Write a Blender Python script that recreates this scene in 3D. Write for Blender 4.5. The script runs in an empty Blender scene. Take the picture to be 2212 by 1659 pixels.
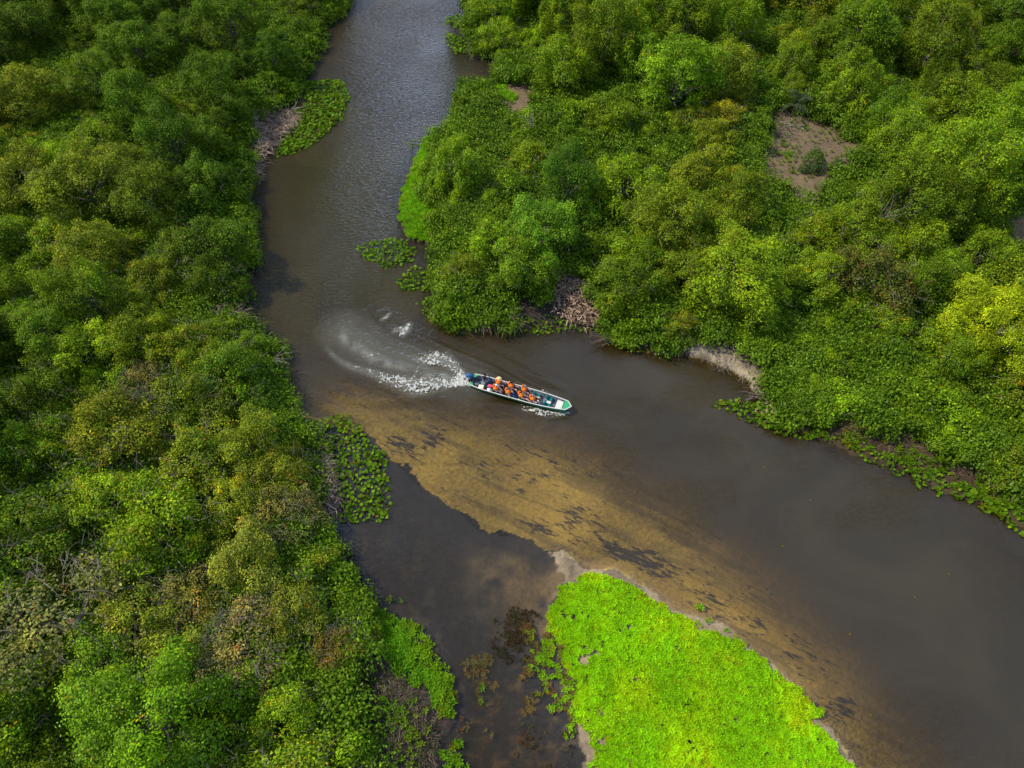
import bpy, bmesh, math, random
import numpy as np
from mathutils import Vector, Matrix, Euler

random.seed(7)
rng = np.random.default_rng(7)
S = bpy.context.scene
COL = S.collection

# ------------------------------------------------------------------ camera
H = 47.0
PITCH = 54.0
FPX = 1920.0 / 2880 * 2212            # focal length in layout units (layout frame 2212 x 1659)
CX, CY = 1106.0, 829.5
cam_d = bpy.data.cameras.new('camera')
cam_d.sensor_width = 36
cam_d.lens = 24
cam_d.clip_end = 3000
cam = bpy.data.objects.new('camera', cam_d)
COL.objects.link(cam)
cam.location = (0, 0, H)
cam.rotation_euler = (math.radians(90 - PITCH), 0, 0)
S.camera = cam

# ------------------------------------------------------------------ sky, sun, exposure
SUN_DIR = Vector((-0.62, 0.14, 0.76)).normalized()      # towards the sun
sun_el = math.asin(SUN_DIR.z)
sun_az = math.atan2(SUN_DIR.x, SUN_DIR.y)
W = bpy.data.worlds.new('World')
S.world = W
W.use_nodes = True
nt = W.node_tree
bg = nt.nodes['Background']
sky = nt.nodes.new('ShaderNodeTexSky')
sky.sky_type = 'NISHITA'
sky.sun_disc = False
sky.sun_elevation = sun_el
sky.sun_rotation = sun_az
sky.air_density = 1.0
sky.dust_density = 0.4
sky.ozone_density = 2.5
# broken cloud over the blue
tc = nt.nodes.new('ShaderNodeTexCoord')
mp = nt.nodes.new('ShaderNodeMapping'); mp.inputs['Scale'].default_value = (1, 1, 2.2)
ns = nt.nodes.new('ShaderNodeTexNoise'); ns.inputs['Scale'].default_value = 2.8; ns.inputs['Detail'].default_value = 6
cr = nt.nodes.new('ShaderNodeValToRGB'); cr.color_ramp.elements[0].position = .50; cr.color_ramp.elements[1].position = .64
mx = nt.nodes.new('ShaderNodeMix'); mx.data_type = 'RGBA'
nt.links.new(tc.outputs['Generated'], mp.inputs['Vector'])
nt.links.new(mp.outputs[0], ns.inputs['Vector'])
prev = ns.outputs['Fac']
for cd, amt, lo_ in (((.50, .27, .82), .20, .80), ((.06, .86, .50), .24, .74)):       # two broad unseen cloud banks, added to brighten the water's reflections
    dt = nt.nodes.new('ShaderNodeVectorMath'); dt.operation = 'DOT_PRODUCT'
    nt.links.new(tc.outputs['Generated'], dt.inputs[0]); dt.inputs[1].default_value = cd
    mr = nt.nodes.new('ShaderNodeMapRange'); mr.interpolation_type = 'SMOOTHSTEP'
    mr.inputs[1].default_value = lo_; mr.inputs[2].default_value = .97; mr.inputs[3].default_value = 0; mr.inputs[4].default_value = amt
    nt.links.new(dt.outputs['Value'], mr.inputs[0])
    ad = nt.nodes.new('ShaderNodeMath'); ad.operation = 'ADD'
    nt.links.new(prev, ad.inputs[0]); nt.links.new(mr.outputs[0], ad.inputs[1]); prev = ad.outputs[0]
nt.links.new(prev, cr.inputs['Fac'])
nt.links.new(cr.outputs['Color'], mx.inputs[0])
tn = nt.nodes.new('ShaderNodeMix'); tn.data_type = 'RGBA'; tn.blend_type = 'MULTIPLY'; tn.inputs[0].default_value = 1
tn.inputs[7].default_value = (.80, 1.0, 1.35, 1)
nt.links.new(sky.outputs[0], tn.inputs[6])
nt.links.new(tn.outputs[2], mx.inputs[6])
mx.inputs[7].default_value = (7.6, 9.8, 14.6, 1)
nt.links.new(mx.outputs[2], bg.inputs['Color'])
bg.inputs['Strength'].default_value = 0.105
sl = bpy.data.lights.new('sun', 'SUN')
sl.energy = 5.0
sl.angle = math.radians(0.6)
sl.color = (1.0, 0.93, 0.80)
so = bpy.data.objects.new('sun', sl)
COL.objects.link(so)
so.rotation_euler = SUN_DIR.to_track_quat('Z', 'Y').to_euler()
S.view_settings.view_transform = 'Standard'
S.view_settings.look = 'None'
S.view_settings.exposure = 0.0
S.view_settings.gamma = 1.0
S.view_settings.use_curve_mapping = False
S.cycles.max_bounces = 8
S.cycles.transparent_max_bounces = 12
S.cycles.sample_clamp_indirect = 2.0
S.cycles.sample_clamp_direct = 6.0

# ------------------------------------------------------------------ layout helpers
sp, cp = math.sin(math.radians(PITCH)), math.cos(math.radians(PITCH))

def at(vx, vy, z=0.0):
    """layout position -> point of the place at height z"""
    u = (vx - CX) / FPX
    v = (CY - vy) / FPX
    dy, dz = cp + v * sp, -sp + v * cp
    t = (z - H) / dz
    return (u * t, dy * t, z)

def proj(x, y, z):
    """numpy: world -> layout"""
    dz = z - H
    depth = y * cp - dz * sp
    up = y * sp + dz * cp
    return CX + FPX * x / depth, CY - FPX * up / depth

def WP(pts):
    return np.array([at(a, b)[:2] for a, b in pts])

def inside(poly, x, y):
    x = np.asarray(x); y = np.asarray(y)
    r = np.zeros(x.shape, bool)
    n = len(poly)
    for i in range(n):
        x1, y1 = poly[i]; x2, y2 = poly[(i + 1) % n]
        if y1 == y2: continue
        c = (y1 > y) != (y2 > y)
        r ^= c & (x < (x2 - x1) * (y - y1) / (y2 - y1) + x1)
    return r

def pdist(poly, x, y, closed=True, bound=None):
    d = np.full(np.shape(x), 1e9)
    n = len(poly)
    for i in range(n if closed else n - 1):
        a = poly[i]; b = poly[(i + 1) % n]
        ab = b - a
        L = max(float(ab @ ab), 1e-9)
        t = np.clip(((x - a[0]) * ab[0] + (y - a[1]) * ab[1]) / L, 0, 1)
        d = np.minimum(d, (x - a[0] - t * ab[0]) ** 2 + (y - a[1] - t * ab[1]) ** 2)
    return np.sqrt(d)

def sdist(poly, x, y):
    d = pdist(poly, x, y)
    return np.where(inside(poly, x, y), d, -d)

_lat = np.random.default_rng(3).random((257, 257))
_lat[256] = _lat[0]; _lat[:, 256] = _lat[:, 0]
def vnoise(x, y):
    xi = np.floor(x).astype(int); yi = np.floor(y).astype(int)
    fx = x - xi; fy = y - yi
    fx = fx * fx * (3 - 2 * fx); fy = fy * fy * (3 - 2 * fy)
    xi %= 256; yi %= 256
    a = _lat[xi, yi]; b = _lat[xi + 1, yi]; c = _lat[xi, yi + 1]; d = _lat[xi + 1, yi + 1]
    return (a * (1 - fx) + b * fx) * (1 - fy) + (c * (1 - fx) + d * fx) * fy
def fbm(x, y, s=1.0, o=4):
    r = 0; a = .5; t = 0
    for k in range(o):
        r = r + a * vnoise(x * s + 17.3 * k, y * s + 5.1 * k); t += a
        a *= .5; s *= 2.03
    return r / t          # 0..1

def mesh_np(name, verts, faces, mats=(), attrs=None, smooth=False, midx=None):
    """verts (n,3), faces: array (m,k) or list of tuples"""
    me = bpy.data.meshes.new(name)
    verts = np.asarray(verts, np.float32)
    if isinstance(faces, np.ndarray):
        k = faces.shape[1]; m = faces.shape[0]
        me.vertices.add(len(verts)); me.vertices.foreach_set('co', verts.ravel())
        me.loops.add(m * k); me.loops.foreach_set('vertex_index', faces.astype(np.int32).ravel())
        me.polygons.add(m)
        me.polygons.foreach_set('loop_start', np.arange(0, m * k, k, dtype=np.int32))
        me.polygons.foreach_set('loop_total', np.full(m, k, np.int32))
        me.update(calc_edges=True)
    else:
        me.from_pydata([tuple(map(float, v)) for v in verts], [], faces)
        me.update()
    for mt in mats: me.materials.append(mt)
    if midx is not None: me.polygons.foreach_set('material_index', np.asarray(midx, np.int32))
    if smooth: me.polygons.foreach_set('use_smooth', np.ones(len(me.polygons), bool))
    for an, av in (attrs or {}).items():
        av = np.asarray(av, np.float32)
        if av.ndim == 1:
            at_ = me.attributes.new(an, 'FLOAT', 'POINT'); at_.data.foreach_set('value', av)
        else:
            c = np.ones((len(av), 4), np.float32); c[:, :3] = av
            at_ = me.attributes.new(an, 'FLOAT_COLOR', 'POINT'); at_.data.foreach_set('color', c.ravel())
    return me

def link(name, me, parent=None, loc=None, **props):
    o = bpy.data.objects.new(name, me)
    COL.objects.link(o)
    if parent is not None: o.parent = parent
    if loc is not None: o.location = loc
    for k, v in props.items(): o[k] = v
    return o

def thing(name, label, cat, loc=(0, 0, 0), rz=0, group=None):
    o = bpy.data.objects.new(name, None); COL.objects.link(o)
    o.location = loc; o.rotation_euler = (0, 0, rz)
    o.empty_display_size = .2
    o['label'] = label; o['category'] = cat
    if group: o['group'] = group
    return o

# ------------------------------------------------------------------ material helpers
class N:
    def __init__(s, name):
        s.m = bpy.data.materials.new(name); s.m.use_nodes = True
        s.t = s.m.node_tree; s.t.nodes.clear()
        s.out = s.t.nodes.new('ShaderNodeOutputMaterial')
    def n(s, typ, **kw):
        nd = s.t.nodes.new('ShaderNode' + typ)
        for k, v in kw.items():
            if k.startswith('_'): setattr(nd, k[1:], v)
            else:
                key = int(k[1:]) if k[0] == 'i' and k[1:].isdigit() else k.replace('__', ' ')
                if isinstance(v, bpy.types.NodeSocket): s.t.links.new(v, nd.inputs[key])
                else: nd.inputs[key].default_value = v
        return nd
    def math(s, op, a, b=0.0, c=None, clamp=False):
        kw = dict(i0=a, i1=b)
        if c is not None: kw['i2'] = c
        return s.n('Math', _operation=op, _use_clamp=clamp, **kw).outputs[0]
    def mix(s, f, a, b, bl='MIX'):
        if not isinstance(a, bpy.types.NodeSocket): a = (*a, 1)
        if not isinstance(b, bpy.types.NodeSocket): b = (*b, 1)
        return s.n('Mix', _data_type='RGBA', _blend_type=bl, i0=f, i6=a, i7=b).outputs[2]
    def noise(s, sc, det=4, rough=.55, vec=None, dist=0.0):
        if vec is None: vec = s.pos()
        return s.n('TexNoise', Vector=vec, Scale=sc, Detail=det, Roughness=rough, Distortion=dist).outputs['Fac']
    def pos(s):
        if not hasattr(s, '_p'): s._p = s.n('NewGeometry').outputs['Position']
        return s._p
    def mapv(s, scale=(1, 1, 1), rz=0.0, vec=None):
        v = s.n('Mapping', Vector=vec or s.pos(), Rotation=(0, 0, rz)).outputs[0]
        return s.n('Mapping', Vector=v, Scale=scale).outputs[0]
    def ramp(s, f, a, b):
        return s.n('MapRange', _clamp=True, _interpolation_type='SMOOTHSTEP', i0=f, i1=a, i2=b).outputs[0]
    def attr(s, name, out='Fac'):
        return s.n('Attribute', _attribute_name=name).outputs[out]
    def done(s, shader):
        s.t.links.new(shader, s.out.inputs['Surface']); return s.m

def simple(name, col, rough=.6, metal=0, grain=0.12, gscale=14, spec=.4, bump=0):
    m = N(name)
    tcn = m.n('TexCoord').outputs['Object']
    nz = m.noise(gscale, 4, vec=tcn)
    f = m.n('MapRange', i0=nz, i1=.25, i2=.75, i3=1 - grain, i4=1 + grain).outputs[0]
    c = m.n('VectorMath', _operation='SCALE', i0=(*col,), Scale=f).outputs[0]
    p = m.n('BsdfPrincipled', Base__Color=c, Roughness=rough, Metallic=metal)
    p.inputs['Specular IOR Level'].default_value = spec
    if bump:
        b = m.n('Bump', Height=nz, Strength=bump, Distance=.02)
        m.t.links.new(b.outputs[0], p.inputs['Normal'])
    return m.done(p.outputs[0])

def leaf_mat(name, patch=False, gloss=.10, trans=.20, rough=.45, objcol=True, base=None, tsat=(1.25, 1.15, .5)):
    m = N(name)
    t = m.attr('tint', 'Color')
    if objcol: b = m.n('ObjectInfo').outputs['Color']
    else: b = m.n('RGB').outputs[0]; b.default_value = (*base, 1)
    c = m.mix(1.0, b, t, 'MULTIPLY')
    if patch:      # neighbouring plants differ in shade and freshness
        rn = m.n('ObjectInfo').outputs['Random']
        rv = m.n('MapRange', i0=rn, i1=0.0, i2=1.0, i3=.80, i4=1.22).outputs[0]
        pn_ = m.noise(.33, 4, .6)
        c = m.mix(m.ramp(pn_, .42, .66), c, m.mix(1.0, c, (1.42, 1.28, .8), 'MULTIPLY'))
        pn2 = m.noise(1.4, 3, .6)
        c = m.mix(m.ramp(pn2, .52, .72), c, m.mix(1.0, c, (.70, .75, .95), 'MULTIPLY'))
        c = m.n('VectorMath', _operation='SCALE', i0=c, Scale=rv).outputs[0]
    tcol = m.mix(1.0, c, tsat, 'MULTIPLY')
    d = m.n('BsdfDiffuse', Color=c).outputs[0]
    tr = m.n('BsdfTranslucent', Color=tcol).outputs[0]
    g = m.n('BsdfGlossy', Color=(.85, .9, .55, 1), Roughness=rough).outputs[0]
    a = m.n('MixShader', i0=trans, i1=d, i2=tr).outputs[0]
    return m.done(m.n('MixShader', i0=gloss * .35, i1=a, i2=g).outputs[0])

M_leaf = leaf_mat('foliage', True, gloss=.04)
M_hya = leaf_mat('hyacinth_leaf', gloss=.02, trans=.3, rough=.4, objcol=False, base=(1, 1, 1))
M_grass = leaf_mat('marsh_grass', gloss=.01, trans=.4, rough=.5, objcol=False, base=(1, 1, 1))
M_dry = leaf_mat('dry_stems', gloss=.03, trans=.1, objcol=False, base=(1, 1, 1), tsat=(1, 1, 1))
M_bark = simple('bark', (.13, .10, .075), .9, grain=.4, gscale=9, bump=.5)
M_deadwood = simple('dead_wood', (.17, .14, .105), .85, grain=.35, gscale=8, bump=.4)

# ------------------------------------------------------------------ outlines of the place (layout units)
SH_R = [(1035,-600),(1020,-300),(1000,-100),(1003,0),(1008,60),(1015,128),(1062,125),(1070,150),(1064,180),(1030,192),(992,196),(985,235),(975,272),
        (945,288),(915,320),(890,360),(875,400),(866,430),(868,480),(880,512),(905,528),(938,536),(937,560),(943,600),(940,650),
        (938,690),(962,706),(1010,714),(1100,716),(1200,710),(1288,720),(1310,742),(1380,750),(1440,762),(1500,775),(1560,797),
        (1618,822),(1648,850),(1640,885),(1700,925),(1760,942),(1800,957),(1850,985),(1950,1018),(2050,1062),(2130,1092),
        (2212,1150),(2420,1290),(2900,1600),(4200,2000),(4500,-300),(3000,-650)]
SH_L = [(760,-700),(765,-300),(770,-60),(758,15),(705,55),(688,100),(665,150),(650,185),(605,245),(590,290),(562,340),(545,400),(552,470),(555,520),
        (540,590),(535,640),(545,690),(580,735),(612,790),(612,840),(628,880),(662,905),(682,960),(690,1050),(712,1110),(730,1170),
        (760,1250),(800,1318),(835,1335),(905,1352),(945,1395),(958,1450),(985,1500),(990,1550),(955,1610),(950,1680),(960,1900),(1000,2200),(-2500,2200),(-2500,-200),(-800,-700)]
SH_I = [(1188,1196),(1250,1212),(1330,1238),(1420,1285),(1500,1316),(1590,1366),(1680,1438),(1738,1508),(1798,1578),(1852,1659),
        (1930,1790),(2000,2100),(1240,2100),(1245,1760),(1262,1650),(1222,1590),(1228,1520),(1205,1440),(1172,1372),(1200,1300),(1212,1262),(1190,1225)]
SAND = [(740,880),(820,893),(1000,955),(1130,1000),(1260,1050),(1350,1110),(1450,1200),(1540,1290),(1620,1360),(1700,1450),(1790,1560),(1850,1640),(1920,1780),
        (1850,1760),(1780,1560),(1590,1375),(1400,1290),(1250,1216),(1183,1185),(1120,1160),(1040,1145),(985,1095),(950,1062),(905,1045),(870,1010),(838,985),(815,945),(770,925)]
LAGOON = [(640,900),(770,925),(815,945),(838,985),(870,1010),(905,1045),(950,1062),(985,1095),(1040,1145),(1120,1160),(1183,1185),(1230,1215),(1300,1300),
          (1300,1660),(1300,2200),(800,2200),(700,1500),(640,1100)]
ALGAE = [(1050,1330),(1130,1320),(1200,1330),(1240,1440),(1250,1560),(1260,1760),(1000,1760),(960,1600),(985,1440)]
P_R, P_L, P_I, P_SAND, P_LAG, P_ALG = map(WP, (SH_R, SH_L, SH_I, SAND, LAGOON, ALGAE))
CLEAR = [
    [(1662,245),(1728,250),(1765,280),(1800,282),(1822,300),(1856,332),(1838,362),(1800,385),(1785,425),(1752,446),(1715,440),(1690,415),(1645,392),(1636,350),(1655,320),(1650,285)],
    [(1098,195),(1150,200),(1148,232),(1128,262),(1098,240),(1062,205),(1058,190)],
    [(2178,462),(2260,462),(2300,520),(2212,545),(2178,500)],
    [(1664,515),(1700,515),(1705,560),(1680,570)],
    [(1232,478),(1262,482),(1262,500),(1236,502)],
]
P_CLEAR = [WP(c) for c in CLEAR]

def land_sd(x, y):
    wx = x + (fbm(x, y, .45, 3) - .5) * 1.6 + (fbm(x + 40, y, 2.2, 2) - .5) * .45
    wy = y + (fbm(x + 90, y + 7, .45, 3) - .5) * 1.6 + (fbm(x, y + 33, 2.2, 2) - .5) * .45
    return sdist(P_R, wx, wy), sdist(P_L, wx, wy), sdist(P_I, wx, wy), wx, wy

def ground(x, y, full=False):
    r, l, i, wx, wy = land_sd(x, y)
    sd = np.maximum(np.maximum(r, l), i)
    bank = np.clip(sd, 0, None)
    isl = (i > 0) & (r <= 0) & (l <= 0)
    steep = np.where(isl, .10, .34)
    z = np.where(sd > 0, np.minimum(bank * steep + .05, np.where(isl, .28, 1.0)) + .22 * (fbm(x, y, .5, 3) - .5) * np.clip(bank, 0, 1), 0)
    ss = sdist(P_SAND, wx, wy)
    lg = inside(P_LAG, wx, wy)
    dout = np.clip(-ss, 0, None)
    dep_river = np.minimum(.30 * np.clip(-sd, 0, None) + .06, 2.6)
    dep_sand = .16 + .22 * fbm(x, y, .22, 3) + .10 * np.clip(dout, 0, None) ** 1.2
    dep = np.minimum(dep_river + .8, dep_sand)
    dep = np.where(dout > 9, np.minimum(dep, 2.8), dep)
    near_isl = np.clip(-i, 0, 99)
    dep = np.minimum(dep, .05 + near_isl * .32 + np.clip(near_isl - 2, 0, 99) * .3)
    dep_lag = .30 + .42 * fbm(x + 5, y, .3, 4) - .28
    dep_lag = np.clip(dep_lag, .08, .7) * np.clip(.25 + (-sd) * .5, .1, 1)
    far = sdist(P_SAND, x, y)
    dep = np.where(lg, dep_lag, dep)
    # the edges near other banks stay shallow only in a thin strip
    dep = np.minimum(dep, .05 + .75 * np.clip(-sd, 0, None))
    al = sdist(P_ALG, wx, wy)
    lump = fbm(x, y, 2.1, 5)
    zz = np.where(sd > 0, z, -dep)
    rise = .35 * np.clip(al, 0, 1) * np.clip((lump - .53) * 7, 0, 1) * (sd <= 0)
    zz = zz * (1 - rise) + (-.01 + .22 * (fbm(x + 3, y, 5, 3) - .55)) * rise
    if not full: return zz
    return zz, sd, ss, lg, rise, isl, (r, l, i)

def axis(*segs):
    out = []
    for a, b, st in segs: out += list(np.arange(a, b, st))
    out.append(segs[-1][1])
    return np.array(out)

def grid_faces(nx, ny):
    i, j = np.meshgrid(np.arange(nx - 1), np.arange(ny - 1), indexing='ij')
    a = (i * ny + j).ravel()
    return np.stack([a, a + ny, a + ny + 1, a + 1], 1)

# ------------------------------------------------------------------ ground
xs = axis((-500, -100, 25), (-100, -14, .7), (-14, 24, .13), (24, 100, .7), (100, 500, 25))
ys = axis((-120, -10, 10), (-10, 3, .6), (3, 36, .13), (36, 120, .7), (120, 700, 25))
GX, GY = [a.ravel() for a in np.meshgrid(xs, ys, indexing='ij')]
z, sd, ss, lg, rise, isl, (r_, l_, i_) = ground(GX, GY, True)
z = z + np.where(sd < 0, (fbm(GX, GY, 2.5, 3) - .5) * .05, (fbm(GX, GY, 3, 3) - .5) * .08)
vx, vy = proj(GX, GY, 0 * GX)
pn = fbm(GX, GY, .9, 4)
sand = np.where(lg, 0, 1) * np.clip(1 + ss / 14, 0, 1) * (sd <= .1)
clr = np.zeros(len(GX))
for pc in P_CLEAR: clr = np.maximum(clr, np.clip(sdist(pc, GX, GY) + 2 + (pn - .5) * 2, 0, 1))
# colours of the ground itself
def lerp(a, b, t): return a * (1 - t[:, None]) + b * t[:, None]
C = np.tile(np.array([.045, .034, .024]), (len(GX), 1))                 # dark humus
C = lerp(C, np.array([.165, .115, .062]), clr * (.6 + .4 * np.clip(pn * 2 - .4, 0, 1)))                             # bare earth
pale = np.clip(1 - np.abs(sd - .5) / 1.4, 0, 1) * ((vx > 1490) & (vx < 1680) & (vy < 900) & (vy > 700) & ~isl)
C = lerp(C, np.array([.36, .29, .18]), pale)
redmud = (vx > 1700) & (vy > 800) & (sd > -.2) & (sd < 7) & (r_ > -.3)
C = lerp(C, np.array([.058, .036, .019]), redmud * 1.0 * np.clip(1.6 - pn, 0, 1))
sandc = np.array([.49, .375, .075])
C = np.where((sd <= .05)[:, None], np.array([.06, .045, .022]), C)
C = lerp(C, sandc, np.clip(sand * 1.3, 0, 1))
# island: pale sand on its crest
ic = np.clip((i_ + 1.3) / 1.2, 0, 1) * ((i_ > -1.3) & (i_ < 6)) * (r_ < 0)
ic = ic * np.where((vx > 1250) | (vy < 1262), 1, .15)
C = lerp(C, np.array([.27, .20, .12]) , ic * np.clip(.70 + (pn - .35) * 1.4, 0, 1))
# lagoon bed
mot = fbm(GX + 20, GY, 1.2, 5)
lagc = lerp(np.tile(np.array([.030, .028, .026]), (len(GX), 1)), np.array([.12, .10, .045]), np.clip((mot - .58) * 3.2, 0, 1) * .3)
near = np.clip(1.15 - pdist(WP([(1185, 1195), (1195, 1300), (1120, 1230)]), GX, GY, False) / 4.0, 0, 1)
lagc = lerp(lagc, np.array([.25, .19, .10]), near * np.clip(.5 + (pn - .4) * 2, 0, 1))
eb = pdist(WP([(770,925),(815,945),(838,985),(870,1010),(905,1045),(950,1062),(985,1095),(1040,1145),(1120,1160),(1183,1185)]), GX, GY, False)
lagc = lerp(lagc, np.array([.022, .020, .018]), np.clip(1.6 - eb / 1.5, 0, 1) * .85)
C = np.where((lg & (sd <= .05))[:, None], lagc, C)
C = lerp(C, np.array([.17, .115, .045]) * (0.1 + 1.3 * fbm(GX, GY, 1.3, 4))[:, None], np.clip(rise * 1.5, 0, 1))
litter = np.clip(1 - np.abs(sd - 1.8) / 2.2, 0, 1) * ((vx > 740) & (vx < 1000) & (vy > 1380) & (l_ > -.5))
C = lerp(C, np.array([.055, .038, .028]), litter)

weed = np.clip(1 - np.abs(i_ + 2.0) / 1.6, 0, 1) * (r_ < 0)
core = pdist(WP([(870, 960), (1050, 1000), (1200, 1060), (1270, 1120)]), GX, GY, False)
weed = np.maximum(weed, .5 * np.clip(1.4 - core / 1.5, 0, 1)) * np.clip((fbm(GX, GY, .5, 3) - .25) * 3, 0, 1)
m = N('ground_soil')
col = m.attr('gcol', 'Color')
n1 = m.noise(3.2, 6, .65)
n2 = m.noise(17, 4, .6)
v = m.n('MapRange', i0=n1, i1=.25, i2=.75, i3=.62, i4=1.38).outputs[0]
v2 = m.n('MapRange', i0=n2, i1=.25, i2=.75, i3=.75, i4=1.25).outputs[0]
c = m.n('VectorMath', _operation='SCALE', i0=col, Scale=m.math('MULTIPLY', v, v2)).outputs[0]
# drowned weed lying in streaks on the sand
st = m.mapv((.40, 1.7, 1), rz=math.radians(27))
w1 = m.noise(2.5, 8, .72, vec=st, dist=.7)
w2 = m.noise(.28, 3, .5, vec=m.mapv((1, 1.6, 1), rz=math.radians(27)))
thr = m.math('ADD', m.math('ADD', w1, m.math('MULTIPLY', w2, .55)), m.math('MULTIPLY', m.attr('weed'), .16))
wmask = m.math('MULTIPLY', m.ramp(thr, .895, .93), m.attr('sand'))
w3 = m.noise(3.6, 5, .7, vec=m.mapv((.8, 1.6, 1), rz=math.radians(27)))
wm2 = m.math('MULTIPLY', m.ramp(w3, .645, .675), m.attr('sand'))
wm = m.math('MAXIMUM', wmask, m.math('MULTIPLY', wm2, .8))
# long silty bands laid down by the current
lb = m.ramp(m.noise(1.0, 5, .6, vec=m.mapv((.10, .85, 1), rz=math.radians(27)), dist=.3), .48, .62)
c = m.mix(m.math('MULTIPLY', m.math('MULTIPLY', lb, m.attr('sand')), .50), c, (.11, .085, .03))
c = m.mix(m.math('MULTIPLY', wm, .93), c, (.035, .03, .022))
bmp = m.n('Bump', Height=m.math('ADD', n1, m.math('MULTIPLY', n2, .4)), Strength=.7, Distance=.12).outputs[0]
p = m.n('BsdfPrincipled', Base__Color=c, Roughness=.93, Normal=bmp)
p.inputs['Specular IOR Level'].default_value = .2
M_ground = m.done(p.outputs[0])
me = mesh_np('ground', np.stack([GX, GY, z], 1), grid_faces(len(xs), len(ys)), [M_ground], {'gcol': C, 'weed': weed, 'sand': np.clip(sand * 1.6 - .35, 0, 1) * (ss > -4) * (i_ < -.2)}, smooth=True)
link('ground', me, kind='structure')

# ------------------------------------------------------------------ boat frame (needed by the wake)
def atv(vx, vy, z=.42): return Vector(at(vx, vy, z))
near_stern = atv(1320.7 * .76806, 1083.8 * .76806); near_bow = atv(1591 * .76806, 1162 * .76806)
far_mid = atv(1453 * .76806, 1085 * .76806); far_bow = atv(1599 * .76806, 1133 * .76806)
bdir = (near_bow - near_stern).normalized()
tip = atv(1606.6 * .76806, 1149 * .76806)
ctr_bow = (near_bow + far_bow) / 2
# axis: from mid stern to tip
nrm = Vector((-bdir.y, bdir.x, 0))
beam = abs((far_mid - near_stern).dot(nrm))
BW = 1.50
stern = near_stern + nrm * (BW * .42)
axis_dir = (tip - stern); BL = axis_dir.length; axis_dir.normalize()
BANG = math.atan2(axis_dir.y, axis_dir.x)
stern.z = 0
print('BOAT len %.2f beam est %.2f ang %.1f stern %s tip %s' % (BL, beam, math.degrees(BANG), tuple(stern), tuple(tip)))

# ------------------------------------------------------------------ water
xw = axis((-500, -60, 20), (-60, -26, 1), (-26, 26, .2), (26, 60, 1), (60, 500, 20))
yw = axis((-120, 0, 8), (0, 50, .2), (50, 110, 1), (110, 700, 20))
WX, WY = [a.ravel() for a in np.meshgrid(xw, yw, indexing='ij')]
dep = -ground(WX, WY)
def Z2(pts):      # points read off the 2.91x enlargement of the boat region
    return WP([((880 + a / 2.9105) * .76806, (860 + b / 2.9105) * .76806) for a, b in pts])
ridge1 = Z2([(1990, 760), (1700, 640), (1480, 510), (1200, 400), (950, 290), (740, 205), (600, 90)])
ridge2 = Z2([(1750, 830), (1300, 800), (1050, 745), (850, 740), (500, 780), (300, 760), (100, 640), (0, 560)])
ridge3 = Z2([(1270, 640), (1100, 560), (850, 500), (500, 380), (260, 200)])
wz = np.zeros(len(WX))
for rd, amp, wl in ((ridge1, .20, .50), (ridge2, .14, .6), (ridge3, .08, .45)):
    d = pdist(rd, WX, WY, False)
    wz += amp * np.exp(-(d / (wl * 3.2)) ** 2) * np.clip(np.hypot(WX - rd[-1][0], WY - rd[-1][1]) / 5, 0, 1) * np.clip(np.hypot(WX - rd[0][0], WY - rd[0][1]) / 2, 0, 1) * np.cos(d / wl * 2.4)
nb = pdist(ridge3, WX, WY, False)
wz += np.clip(1 - nb / 4, 0, 1) * (fbm(WX, WY, 1.6, 3) - .5) * .12
aer = np.zeros(len(WX))
midb = Z2([(1260, 625), (1050, 580), (850, 530), (650, 490), (500, 430), (400, 370), (300, 310), (220, 230), (190, 170)])
dmb = pdist(midb, WX, WY, False)
aer = np.clip(1.1 - dmb / .55, 0, 1) ** 1.1 * np.clip(2.6 * (fbm(WX, WY, 1.4, 4) - .33), 0, 1) * .5
aer += .25 * np.clip(1 - pdist(ridge3, WX, WY, False) / 3.0, 0, 1)
BANDS = [   # (points in enlargement, widths m, density)
    ([(1272,640),(1180,632),(1060,635),(950,650),(850,665),(780,640),(640,605),(520,560),(420,530),(320,500),(230,455),(160,400),(110,330)],
     [.25,.45,.75,.95,1.0,.95,.7,.5,.45,.4,.35,.3,.2], [1.3,.95,.85,.85,.85,.8,.7,.6,.5,.48,.42,.36,.2]),
    ([(1272,625),(1230,575),(1180,530),(1130,475),(1070,440),(1000,430),(920,455),(840,435),(760,405),(680,365)],
     [.2,.35,.5,.7,.8,.75,.7,.45,.3,.2], [1.2,1.0,.95,.85,.8,.7,.6,.45,.3,.2]),
    ([(1275,640),(1200,600),(1100,590),(1000,565),(900,545),(780,515)], [.3,.5,.45,.35,.25,.2], [1.3,.95,.6,.45,.35,.25]),
    ([(780,160),(760,200),(735,235)], [.3,.45,.3], [.8,.85,.7]),
    ([(735,185),(680,200),(650,215)], [.3,.3,.2], [.55,.5,.3]),
    ([(560,110),(600,95),(635,55)], [.12,.22,.1], [.7,.75,.4]),
    ([(520,400),(440,400),(400,370),(300,300),(230,210)], [.3,.35,.3,.3,.3], [.35,.42,.35,.32,.2]),
    ([(2085,880),(2000,885),(1900,880),(1820,860),(1740,842),(1660,825)], [.2,.35,.4,.4,.35,.2], [.8,.85,.75,.65,.5,.3]),
    ([(1990,745),(1900,700),(1780,670),(1680,640)], [.12,.14,.14,.12], [.35,.35,.3,.2]),
]

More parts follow.
